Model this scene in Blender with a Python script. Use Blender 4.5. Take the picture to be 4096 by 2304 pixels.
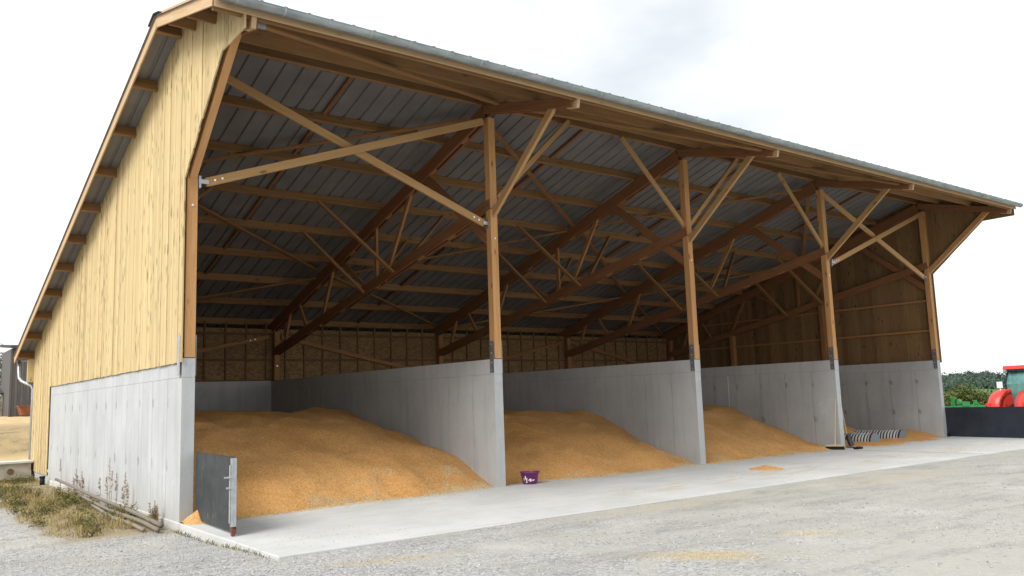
import bpy, bmesh, math, random
import numpy as np
from mathutils import Vector, Matrix

for o in list(bpy.data.objects):
    bpy.data.objects.remove(o)
scene = bpy.context.scene
COL = scene.collection
rad = math.radians
rng = np.random.default_rng(11)
random.seed(5)

# ------------------------------------------------------------------ camera
cam_d = bpy.data.cameras.new('camera')
cam = bpy.data.objects.new('camera', cam_d)
COL.objects.link(cam)
scene.camera = cam
cam_d.sensor_width = 36.0
cam_d.lens = 3347.4 / 4096 * 36.0
cam_d.clip_start = 0.1
cam_d.clip_end = 4000
CAM = Vector((-3.827, -13.501, 1.695))
cr = Vector((0.79610, -0.60426, -0.03305))
cu = Vector((-0.05349, -0.12465, 0.99076))
cf = Vector((0.60279, 0.78698, 0.13156))
cam.matrix_world = Matrix(((cr.x, cu.x, -cf.x, CAM.x), (cr.y, cu.y, -cf.y, CAM.y), (cr.z, cu.z, -cf.z, CAM.z), (0, 0, 0, 1)))

# ------------------------------------------------------------------ sky, sun, exposure
SUN_DIR = Vector((-0.80, -0.22, 0.78)).normalized()      # towards the sun: high, left of the barn, a little in front
world = bpy.data.worlds.new('World')
scene.world = world
world.use_nodes = True
wn, wl = world.node_tree.nodes, world.node_tree.links
wn.clear()
w_out = wn.new('ShaderNodeOutputWorld'); w_bg = wn.new('ShaderNodeBackground')
w_sky = wn.new('ShaderNodeTexSky'); w_sky.sky_type = 'NISHITA'; w_sky.sun_disc = False
w_sky.sun_elevation = math.asin(SUN_DIR.z); w_sky.sun_rotation = math.atan2(SUN_DIR.x, SUN_DIR.y)
w_sky.air_density = 1.3; w_sky.dust_density = 3.0
w_tc = wn.new('ShaderNodeTexCoord'); w_map = wn.new('ShaderNodeMapping'); w_map.inputs['Scale'].default_value = (1.0, 1.0, 2.6)
w_n = wn.new('ShaderNodeTexNoise'); w_n.inputs['Scale'].default_value = 2.3; w_n.inputs['Detail'].default_value = 5; w_n.inputs['Roughness'].default_value = 0.5
w_r = wn.new('ShaderNodeValToRGB')
w_r.color_ramp.elements[0].position = 0.30; w_r.color_ramp.elements[0].color = (7.5, 7.9, 8.25, 1)
w_r.color_ramp.elements[1].position = 0.58; w_r.color_ramp.elements[1].color = (12.6, 12.8, 12.9, 1)
w_mix = wn.new('ShaderNodeMix'); w_mix.data_type = 'RGBA'; w_mix.inputs[0].default_value = 0.88
wl.new(w_tc.outputs['Generated'], w_map.inputs['Vector']); wl.new(w_map.outputs['Vector'], w_n.inputs['Vector'])
wl.new(w_n.outputs['Fac'], w_r.inputs['Fac'])
wl.new(w_sky.outputs['Color'], w_mix.inputs[6]); wl.new(w_r.outputs['Color'], w_mix.inputs[7])
wl.new(w_mix.outputs[2], w_bg.inputs['Color'])
w_bg.inputs['Strength'].default_value = 0.071
wl.new(w_bg.outputs['Background'], w_out.inputs['Surface'])

sun_d = bpy.data.lights.new('sun', 'SUN')
sun_d.energy = 2.2
sun_d.angle = rad(34)
sun_d.color = (1.0, 0.975, 0.93)
sun = bpy.data.objects.new('sun', sun_d)
COL.objects.link(sun)
sun.rotation_euler = SUN_DIR.to_track_quat('Z', 'Y').to_euler()
sun.location = (-20, -10, 30)

scene.view_settings.view_transform = 'Standard'
scene.view_settings.look = 'None'
scene.view_settings.gamma = 1.0
scene.view_settings.exposure = 0.76
scene.view_settings.use_curve_mapping = False
scene.cycles.max_bounces = 6
scene.cycles.diffuse_bounces = 4

# ------------------------------------------------------------------ helpers
WM = {}

def put(name, data, parent=None, M=None):
    o = bpy.data.objects.new(name, data)
    COL.objects.link(o)
    M = M if M is not None else Matrix.Identity(4)
    if parent is not None:
        o.parent = parent
        o.matrix_parent_inverse = WM[parent].inverted()
    o.matrix_basis = M
    WM[o] = M.copy()
    return o

def tag(o, label, cat, group=None, kind=None):
    if label: o['label'] = label
    if cat: o['category'] = cat
    if group: o['group'] = group
    if kind: o['kind'] = kind
    return o

def thing(name, loc, label, cat, group=None, rz=0.0):
    o = put(name, None, None, Matrix.Translation(Vector(loc)) @ Matrix.Rotation(rz, 4, 'Z'))
    o.empty_display_size = 0.3
    return tag(o, label, cat, group)

def np_mesh(name, V, F, mat, smooth=False):
    V = np.asarray(V, dtype=np.float32); F = np.asarray(F, dtype=np.int32)
    me = bpy.data.meshes.new(name)
    n = F.shape[1]
    me.vertices.add(len(V)); me.vertices.foreach_set('co', V.ravel())
    me.loops.add(F.size); me.loops.foreach_set('vertex_index', F.ravel())
    me.polygons.add(len(F)); me.polygons.foreach_set('loop_start', np.arange(0, F.size, n, dtype=np.int32))
    me.polygons.foreach_set('loop_total', np.full(len(F), n, dtype=np.int32))
    if smooth: me.polygons.foreach_set('use_smooth', np.ones(len(F), dtype=bool))
    me.update(calc_edges=True); me.validate()
    me.materials.append(mat)
    return me

class MB:
    """collects simple solids into one mesh"""
    def __init__(s): s.v = []; s.f = []
    def add(s, vs, fs):
        b = len(s.v); s.v += [tuple(v) for v in vs]; s.f += [tuple(i + b for i in f) for f in fs]; return s
    def box(s, c, d, M=None):
        cx, cy, cz = c; dx, dy, dz = (q / 2 for q in d)
        vs = [Vector((cx + sx * dx, cy + sy * dy, cz + sz * dz)) for sx in (-1, 1) for sy in (-1, 1) for sz in (-1, 1)]
        if M is not None: vs = [M @ v for v in vs]
        return s.add(vs, [(0, 1, 3, 2), (4, 6, 7, 5), (0, 4, 5, 1), (2, 3, 7, 6), (0, 2, 6, 4), (1, 5, 7, 3)])
    def b2(s, lo, hi): return s.box([(a + b) / 2 for a, b in zip(lo, hi)], [b - a for a, b in zip(lo, hi)])
    def bar(s, p0, p1, w, h, up=(0, 0, 1)):
        M, L = frame(p0, p1, up); return s.box((L / 2, 0, 0), (L, w, h), M)
    def tube(s, pts, r, n=10, cap=True):
        pts = [Vector(p) for p in pts]; rings = []
        rs = r if isinstance(r, (list, tuple)) else [r] * len(pts)
        b = len(s.v)
        for i, p in enumerate(pts):
            d = (pts[min(i + 1, len(pts) - 1)] - pts[max(i - 1, 0)]).normalized()
            a = d.orthogonal().normalized() if i == 0 else (ax - d * ax.dot(d)).normalized()
            ax = a; c = d.cross(a)
            for k in range(n):
                t = 2 * math.pi * k / n
                s.v.append(tuple(p + (a * math.cos(t) + c * math.sin(t)) * rs[i]))
        for i in range(len(pts) - 1):
            for k in range(n):
                k2 = (k + 1) % n
                s.f.append((b + i * n + k, b + i * n + k2, b + (i + 1) * n + k2, b + (i + 1) * n + k))
        if cap:
            s.f.append(tuple(b + k for k in range(n))[::-1]); s.f.append(tuple(b + (len(pts) - 1) * n + k for k in range(n)))
        return s
    def prism(s, poly, axis, a, b):
        """polygon (2d pts) extruded along axis from a to b"""
        n = len(poly); vs = []
        for q in (a, b):
            for p in poly:
                v = [0, 0, 0]; k = 0
                for i in range(3):
                    if i == axis: v[i] = q
                    else: v[i] = p[k]; k += 1
                vs.append(tuple(v))
        fs = [tuple(range(n))[::-1], tuple(range(n, 2 * n))] + [(i, (i + 1) % n, n + (i + 1) % n, n + i) for i in range(n)]
        return s.add(vs, fs)
    def mesh(s, name, mat, smooth=False, fix=True):
        me = bpy.data.meshes.new(name); me.from_pydata(s.v, [], s.f); me.update()
        if fix:
            bm = bmesh.new(); bm.from_mesh(me); bmesh.ops.recalc_face_normals(bm, faces=bm.faces); bm.to_mesh(me); bm.free()
        if smooth:
            for p in me.polygons: p.use_smooth = True
        me.materials.append(mat)
        return me
    def build(s, name, mat, parent=None, M=None, smooth=False):
        return put(name, s.mesh(name, mat, smooth), parent, M)

def frame(p0, p1, up=(0, 0, 1)):
    p0 = Vector(p0); p1 = Vector(p1); x = p1 - p0; L = x.length; x /= L
    u = Vector(up); z = u - x * u.dot(x)
    if z.length < 1e-4: z = Vector((1, 0, 0)) - x * x.x
    z.normalize(); y = z.cross(x)
    return Matrix(((x.x, y.x, z.x, p0.x), (x.y, y.y, z.y, p0.y), (x.z, y.z, z.z, p0.z), (0, 0, 0, 1))), L

_cache = {}
def boxmesh(name, d, mat):
    key = (name, tuple(round(q, 4) for q in d), mat.name)
    if key not in _cache: _cache[key] = MB().box((0, 0, 0), d).mesh(name, mat)
    return _cache[key]

def beam(name, p0, p1, w, h, mat, parent, up=(0, 0, 1)):
    """timber from p0 to p1: w across, h deep; grain along local x"""
    M, L = frame(p0, p1, up)
    L = round(L, 3); key = (name, L, w, h, mat.name)
    if key not in _cache:
        b = min(0.006, w * 0.12); hw, hh = w / 2, h / 2
        prof = [(-hw + b, -hh), (hw - b, -hh), (hw, -hh + b), (hw, hh - b), (hw - b, hh), (-hw + b, hh), (-hw, hh - b), (-hw, -hh + b)]
        _cache[key] = MB().prism(prof, 0, 0, L).mesh(name, mat)
    return put(name, _cache[key], parent, M)

def slab_at(name, lo, hi, mat, parent):
    c = [(a + b) / 2 for a, b in zip(lo, hi)]; d = [b - a for a, b in zip(lo, hi)]
    return put(name, boxmesh(name, d, mat), parent, Matrix.Translation(Vector(c)))

def vnoise(x, y, scale, seed=0, octv=3):
    """cheap value noise, about -1..1"""
    out = np.zeros_like(x, dtype=float); amp = 1.0; tot = 0
    for o in range(octv):
        r = np.random.default_rng(seed * 31 + o); T = r.random((64, 64))
        fx = x * scale * 2 ** o; fy = y * scale * 2 ** o
        ix = np.floor(fx).astype(int); iy = np.floor(fy).astype(int); tx = fx - ix; ty = fy - iy
        tx = tx * tx * (3 - 2 * tx); ty = ty * ty * (3 - 2 * ty)
        g = lambda a, b: T[a % 64, b % 64]
        v = (g(ix, iy) * (1 - tx) + g(ix + 1, iy) * tx) * (1 - ty) + (g(ix, iy + 1) * (1 - tx) + g(ix + 1, iy + 1) * tx) * ty
        out += amp * (v * 2 - 1); tot += amp; amp *= 0.5
    return out / tot

def sstep(a, b, x):
    t = np.clip((x - a) / (b - a), 0, 1); return t * t * (3 - 2 * t)

# ------------------------------------------------------------------ materials
class NT:
    def __init__(s, name, rough=0.8, spec=0.3, metal=0.0):
        s.m = bpy.data.materials.new(name); s.m.use_nodes = True
        s.n = s.m.node_tree.nodes; s.l = s.m.node_tree.links
        s.b = s.n['Principled BSDF']
        s.b.inputs['Roughness'].default_value = rough
        s.b.inputs['Specular IOR Level'].default_value = spec
        s.b.inputs['Metallic'].default_value = metal
    def node(s, t, **kw):
        n = s.n.new(t)
        for k, v in kw.items(): setattr(n, k, v)
        return n
    def set(s, sock, v):
        if hasattr(v, 'links') or isinstance(v, bpy.types.NodeSocket): s.l.new(v, sock)
        else: sock.default_value = v
    def math(s, op, a, b=0.0, c=None, clamp=False):
        n = s.node('ShaderNodeMath', operation=op); n.use_clamp = clamp
        s.set(n.inputs[0], a); s.set(n.inputs[1], b)
        if c is not None: s.set(n.inputs[2], c)
        return n.outputs[0]
    def vmath(s, op, a, b):
        n = s.node('ShaderNodeVectorMath', operation=op); s.set(n.inputs[0], a); s.set(n.inputs[1], b); return n.outputs[0]
    def pos(s): return s.node('ShaderNodeNewGeometry').outputs['Position']
    def obj(s): return s.node('ShaderNodeTexCoord').outputs['Object']
    def rnd(s): return s.node('ShaderNodeObjectInfo').outputs['Random']
    def xyz(s, v):
        n = s.node('ShaderNodeSeparateXYZ'); s.set(n.inputs[0], v); return n.outputs
    def scale(s, v, sc):
        return s.vmath('MULTIPLY', v, sc)
    def noise(s, v, sc, det=4, rough=0.55, dist=0.0):
        n = s.node('ShaderNodeTexNoise'); s.set(n.inputs['Vector'], v)
        n.inputs['Scale'].default_value = sc; n.inputs['Detail'].default_value = det
        n.inputs['Roughness'].default_value = rough; n.inputs['Distortion'].default_value = dist
        return n.outputs['Fac']
    def vor(s, v, sc, feat='F1', out='Distance'):
        n = s.node('ShaderNodeTexVoronoi', feature=feat); s.set(n.inputs['Vector'], v); n.inputs['Scale'].default_value = sc
        return n.outputs[out]
    def ramp(s, f, stops):
        n = s.node('ShaderNodeValToRGB'); e = n.color_ramp.elements
        while len(e) < len(stops): e.new(0.5)
        for q, (p, c) in zip(e, stops):
            q.position = p; q.color = (*c, 1) if isinstance(c, (tuple, list)) else (c, c, c, 1)
        s.set(n.inputs[0], f); return n.outputs[0]
    def mix(s, f, a, b, blend='MIX'):
        n = s.node('ShaderNodeMix', data_type='RGBA', blend_type=blend)
        s.set(n.inputs[0], f)
        for q, v in ((6, a), (7, b)):
            if isinstance(v, (tuple, list)): n.inputs[q].default_value = (*v, 1)
            else: s.set(n.inputs[q], v)
        return n.outputs[2]
    def mr(s, v, a, b, c=0.0, d=1.0):
        n = s.node('ShaderNodeMapRange'); s.set(n.inputs[0], v)
        for i, q in enumerate((a, b, c, d)): n.inputs[i + 1].default_value = q
        return n.outputs[0]
    def col(s, c):
        if isinstance(c, (tuple, list)): s.b.inputs['Base Color'].default_value = (*c, 1)
        else: s.l.new(c, s.b.inputs['Base Color'])
        return s
    def bump(s, h, st=0.3, d=0.02):
        n = s.node('ShaderNodeBump'); n.inputs['Strength'].default_value = st; n.inputs['Distance'].default_value = d
        s.set(n.inputs['Height'], h); s.l.new(n.outputs[0], s.b.inputs['Normal']); return s
    def rough(s, v): s.set(s.b.inputs['Roughness'], v); return s

def mat_plain(name, c, rough=0.6, spec=0.3, metal=0.0, var=0.12, sc=6.0):
    t = NT(name, rough, spec, metal)
    n = t.noise(t.obj(), sc, 5)
    t.col(t.mix(t.mr(n, .3, .7), tuple(q * (1 - var) for q in c), tuple(min(1, q * (1 + var)) for q in c)))
    t.bump(n, .08, .01)
    return t.m

def mat_wood(name, axis, light, dark, knots=0.5, flecks=0.0, rough=0.75, vary=0.30):
    t = NT(name, rough, 0.25)
    p = t.obj()
    r = t.rnd()
    off = t.node('ShaderNodeCombineXYZ'); 
    for i, k in enumerate((37.0, 91.0, 53.0)): t.set(off.inputs[i], t.math('MULTIPLY', r, k))
    p = t.vmath('ADD', p, off.outputs[0])
    sc = [9.0, 9.0, 9.0]; sc[axis] = 0.55
    sp = t.scale(p, tuple(sc))
    g = t.noise(sp, 2.6, 6, .6, .6)
    g2 = t.noise(sp, 12.0, 3, .6)
    c = t.mix(t.mr(g, .32, .68), dark, light)
    c = t.mix(t.math('MULTIPLY', t.mr(g2, .5, .8), .35), c, tuple(q * .62 for q in dark))
    # per piece tone
    r2 = t.math('FRACT', t.math('MULTIPLY', r, 7.31))
    c = t.mix(t.mr(r, 0, 1, 0.0, vary), c, tuple(q * .55 for q in dark))
    c = t.mix(t.mr(r2, 0, 1, 0.0, vary * .8), c, tuple(min(1, q * 1.12) for q in light))
    if knots:
        ks = [5.0, 5.0, 5.0]; ks[axis] = 1.7
        kv = t.vor(t.vmath('ADD', t.scale(p, tuple(ks)), (3.3, 1.7, 9.1)), 1.0)
        c = t.mix(t.math('MULTIPLY', t.mr(kv, .16, .05), knots), c, tuple(q * .30 for q in dark))
    if flecks:
        fs = [11.0, 11.0, 11.0]; fs[axis] = 2.8
        wob = t.noise(p, 3.0, 2)
        fv = t.vor(t.vmath('ADD', t.scale(p, tuple(fs)), (0.7, 2.7, 4.1)), 1.0)
        zone = t.mr(t.noise(t.pos(), .8, 2), .40, .58)
        m = t.math('MULTIPLY', t.math('MULTIPLY', t.mr(fv, .36, .22), t.mr(wob, .40, .52)), zone)
        c = t.mix(t.math('MULTIPLY', m, flecks), c, tuple(q * .42 for q in dark))
    t.col(c)
    t.bump(t.math('ADD', g, t.math('MULTIPLY', g2, .5)), .25, .01)
    return t.m

def mat_concrete(name, base, ties=True):
    t = NT(name, 0.85, 0.25)
    p = t.pos(); x, y, z = t.xyz(p)
    n1 = t.noise(p, 0.9, 5, .6); n2 = t.noise(p, 7.0, 4, .6)
    st = t.noise(t.scale(p, (5, 5, .45)), 1.0, 4, .55)
    c = t.mix(t.mr(n1, .3, .7), tuple(q * .88 for q in base), tuple(q * 1.08 for q in base))
    c = t.mix(t.math('MULTIPLY', t.mr(st, .5, .75), .42), c, tuple(q * .62 for q in base))
    sc_ = t.noise(t.scale(p, (1, 1.3, .8)), 2.6, 6, .72, .9)
    c = t.mix(t.math('MULTIPLY', t.mr(sc_, .58, .72), .35), c, tuple(min(1, q * 1.25) for q in base))
    c = t.mix(t.math('MULTIPLY', t.mr(sc_, .42, .30), .30), c, tuple(q * .6 for q in base))
    c = t.mix(t.math('MULTIPLY', t.mr(n2, .52, .72), .18), c, tuple(q * .72 for q in base))
    por = t.vor(p, 26.0)
    c = t.mix(t.math('MULTIPLY', t.mr(por, .16, .08), .45), c, tuple(q * .45 for q in base))
    if ties:
        w = t.math('MULTIPLY', t.math('SUBTRACT', t.noise(p, 9.0, 2), .5), .10)
        fy = t.math('SUBTRACT', t.math('FRACT', t.math('ADD', t.math('DIVIDE', t.math('SUBTRACT', y, .74), .9), .5)), .5)
        dy = t.math('DIVIDE', t.math('ADD', t.math('MULTIPLY', fy, .9), w), .055)
        fz = t.math('SUBTRACT', t.math('FRACT', t.math('ADD', t.math('SUBTRACT', z, .83), .5)), .5)
        dz = t.math('DIVIDE', t.math('ADD', fz, t.math('MULTIPLY', w, 1.3)), .085)
        d = t.math('ADD', t.math('MULTIPLY', dy, dy), t.math('MULTIPLY', dz, dz))
        tie = t.math('MULTIPLY', t.mr(d, 1.25, .75), t.math('LESS_THAN', z, 2.1))
        vis = t.math('MULTIPLY', t.mr(t.noise(t.scale(p, (.35, 1.1, 1.0)), 1.3, 1), .38, .55), t.math('ADD', t.mr(x, 14, 15), t.math('ADD', t.mr(x, .3, .1, 0, .75), .12), clamp=True))
        c = t.mix(t.math('MULTIPLY', t.math('MULTIPLY', tie, vis), .62), c, tuple(q * .42 for q in base))
        # damp, dusty foot
        c = t.mix(t.math('MULTIPLY', t.mr(t.math('ADD', z, t.math('MULTIPLY', n2, .5)), .75, .1), .22), c, (.34, .27, .17))
    t.col(c)
    t.bump(t.math('SUBTRACT', t.math('ADD', n2, t.math('MULTIPLY', n1, 2)), t.math('MULTIPLY', t.mr(por, .16, .08), 1.2)), .22, .012)
    return t.m

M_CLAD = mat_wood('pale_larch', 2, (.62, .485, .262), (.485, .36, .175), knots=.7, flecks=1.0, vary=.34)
M_CLADR = mat_wood('shade_toned_larch', 2, (.27, .165, .075), (.155, .088, .038), knots=1.0, flecks=.4, vary=.6)  # right gable's inner face: gable larch darkened, interior shade put into its colour
M_TRIM = mat_wood('trim_wood', 0, (.58, .41, .245), (.46, .31, .17), knots=.4, vary=.12)
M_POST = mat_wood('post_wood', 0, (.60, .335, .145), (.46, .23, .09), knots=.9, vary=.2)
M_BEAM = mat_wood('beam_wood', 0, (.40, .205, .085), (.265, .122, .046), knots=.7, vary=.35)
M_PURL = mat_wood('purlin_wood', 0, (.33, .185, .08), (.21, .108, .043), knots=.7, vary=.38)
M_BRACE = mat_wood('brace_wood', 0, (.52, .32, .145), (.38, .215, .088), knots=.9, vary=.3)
M_INBR = mat_wood('shade_toned_brace_wood', 0, (.32, .175, .074), (.21, .108, .042), knots=.7, vary=.35)  # brace wood again, darkened so the colour carries the shade indoors
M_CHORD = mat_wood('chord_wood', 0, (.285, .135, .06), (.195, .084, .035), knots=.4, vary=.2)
M_CONC = mat_concrete('cast_concrete', (.45, .46, .465))
M_SLAB0 = None

def mat_slab():
    t = NT('slab_concrete', .82, .25)
    p = t.pos(); x, y, z = t.xyz(p)
    n1 = t.noise(p, .7, 5, .6); n2 = t.noise(p, 5.0, 5, .62); n3 = t.noise(p, 45.0, 3, .6)
    c = t.mix(t.mr(n1, .3, .7), (.455, .46, .45), (.56, .56, .55))
    c = t.mix(t.math('MULTIPLY', t.mr(n2, .5, .72), .3), c, (.40, .385, .345))
    tk = t.noise(t.scale(p, (.25, 3.2, 1)), 1.4, 5, .65)
    c = t.mix(t.math('MULTIPLY', t.mr(tk, .52, .70), .35), c, (.36, .35, .325))
    # grain dust and tracked dirt: stronger near the piles and in a swathe along the middle of the apron
    sw = t.math('ABSOLUTE', t.math('SUBTRACT', y, t.math('ADD', t.math('MULTIPLY', x, .02), -2.95)))
    zone = t.math('MULTIPLY', t.mr(sw, .9, .1), t.mr(x, 4.5, 8.0))
    near = t.mr(y, -1.0, .3)
    pat = t.mr(t.noise(t.scale(p, (.55, 1.6, 1)), 2.2, 5, .65), .50, .66)
    c = t.mix(t.math('MULTIPLY', t.math('MULTIPLY', t.math('MAXIMUM', zone, near), pat), .62), c, (.42, .31, .16))
    sp = t.vor(t.scale(p, (1, 1, .01)), 17.0)
    c = t.mix(t.math('MULTIPLY', t.mr(sp, .13, .05), .4), c, (.14, .12, .1))
    c = t.mix(t.math('MULTIPLY', t.mr(n3, .5, .8), .25), c, (.30, .30, .28))
    t.col(c); t.bump(t.math('ADD', n2, t.math('MULTIPLY', n3, .6)), .2, .01)
    return t.m
M_SLAB = mat_slab()

def mat_osb():
    t = NT('strand_board', .75, .3)
    p = t.pos()
    r = t.rnd()
    v = t.node('ShaderNodeTexVoronoi'); t.set(v.inputs['Vector'], t.scale(p, (1.0, 1.0, 2.1))); v.inputs['Scale'].default_value = 11.0
    n = t.noise(t.scale(p, (4, 1, 9)), 4.0, 5, .7, 1.2)
    hs = t.xyz(v.outputs['Color'])[0]
    c = t.mix(hs, (.145, .082, .034), (.29, .18, .078))
    c = t.mix(t.mr(n, .5, .78), c, (.42, .29, .14))
    c = t.mix(t.mr(r, 0, 1, 0, .3), c, (.15, .088, .038))
    t.col(c); t.bump(n, .2, .01)
    return t.m
M_OSB = mat_osb()
M_STUD = mat_wood('stud_wood', 0, (.21, .115, .055), (.14, .07, .032), knots=.3)

def mat_sheet():
    t = NT('grey_roof_sheet', .55, .4, .15)
    p = t.pos(); n = t.noise(p, 1.5, 5); n2 = t.noise(t.scale(p, (6, .6, .6)), 3.0, 4)
    c = t.mix(t.mr(n, .3, .7), (.165, .162, .162), (.225, .22, .22))
    c = t.mix(t.math('MULTIPLY', t.mr(n2, .5, .75), .25), c, (.11, .107, .107))
    t.col(c); return t.m
M_SHEET = mat_sheet()

def mat_zinc():
    t = NT('zinc', .42, .5, .55)
    p = t.pos(); n = t.noise(t.scale(p, (1.4, 6, 6)), 2.0, 5); n2 = t.noise(p, 25, 3)
    t.col(t.mix(t.mr(n, .3, .7), (.21, .245, .255), (.38, .42, .43)))
    t.rough(t.mr(n2, .2, .8, .3, .55)); t.bump(n2, .05, .005)
    return t.m
M_ZINC = mat_zinc()
M_STEEL = mat_plain('galvanised_steel', (.42, .44, .46), .45, .5, .6, .15, 14)
M_DSTEEL = mat_plain('dull_steel_plate', (.17, .175, .185), .55, .4, .4, .2, 9)
M_BOLT = mat_plain('bright_bolt', (.75, .75, .74), .3, .5, .7, .05)
M_CAP = mat_plain('ridge_cap_grey', (.10, .105, .115), .5, .4, .2)

def mat_gate():
    t = NT('black_gate_board', .6, .25)
    p = t.obj()
    n = t.noise(p, 3.0, 5, .65, .4); n2 = t.noise(t.scale(p, (4, 4, 1.2)), 3.0, 5, .7, .8); n3 = t.noise(p, 30, 3)
    c = t.mix(t.mr(n, .3, .7), (.026, .030, .032), (.055, .061, .064))
    m = t.math('MULTIPLY', t.mr(n2, .60, .76), t.mr(t.noise(p, 1.6, 2), .48, .62))
    c = t.mix(t.math('MULTIPLY', m, .85), c, (.42, .42, .40))
    c = t.mix(t.math('MULTIPLY', t.mr(n3, .55, .8), .2), c, (.14, .13, .11))
    t.col(c); t.bump(n3, .08, .005)
    return t.m
M_GATE = mat_gate()
def mat_gate2():
    t = NT('navy_gate_board', .6, .3)
    p = t.obj(); n = t.noise(p, 2.2, 5, .6); n2 = t.noise(p, 24, 3)
    c = t.mix(t.mr(n, .3, .7), (.014, .018, .026), (.028, .034, .046))
    c = t.mix(t.math('MULTIPLY', t.mr(n2, .6, .8), .25), c, (.07, .075, .08))
    t.col(c); t.bump(n2, .06, .004); return t.m
M_GATE2 = mat_gate2()
M_RUST = mat_plain('rusty_bracket', (.16, .055, .04), .75, .2, 0, .25, 12)

def mat_grain():
    t = NT('loose_grain', .8, .2)
    p = t.pos()
    n1 = t.noise(p, .55, 4, .5); n2 = t.noise(p, 5.0, 5, .6); n3 = t.noise(p, 60.0, 3, .7)
    v = t.node('ShaderNodeTexVoronoi'); t.set(v.inputs['Vector'], p); v.inputs['Scale'].default_value = 105.0
    k = t.xyz(v.outputs['Color'])[0]
    c = t.mix(t.mr(n1, .32, .68), (.68, .335, .105), (.83, .45, .165))
    c = t.mix(t.math('MULTIPLY', t.mr(n2, .48, .75), .45), c, (.55, .275, .09))
    c = t.mix(t.math('MULTIPLY', t.mr(k, .0, .35, 1, 0), .6), c, (.40, .18, .05))
    n5 = t.noise(p, 26.0, 4, .75)
    c = t.mix(t.math('MULTIPLY', t.mr(n5, .50, .66), .55), c, (.42, .195, .055))
    c = t.mix(t.math('MULTIPLY', t.mr(n5, .46, .34), .45), c, (.90, .60, .29))
    c = t.mix(t.math('MULTIPLY', t.mr(k, .86, 1.0), .6), c, (.76, .52, .24))
    t.col(c)
    t.bump(t.math('ADD', t.math('MULTIPLY', v.outputs['Distance'], 1.0), t.math('ADD', t.math('MULTIPLY', n3, .6), t.math('MULTIPLY', n5, 1.6))), .8, .02)
    return t.m
M_GRAIN = mat_grain()
M_HUSK = mat_plain('pale_husk', (.58, .47, .29), .8, .2, 0, .35, 40)
M_CHAFF = mat_plain('dark_chaff', (.34, .25, .13), .8, .2, 0, .35, 40)

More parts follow.
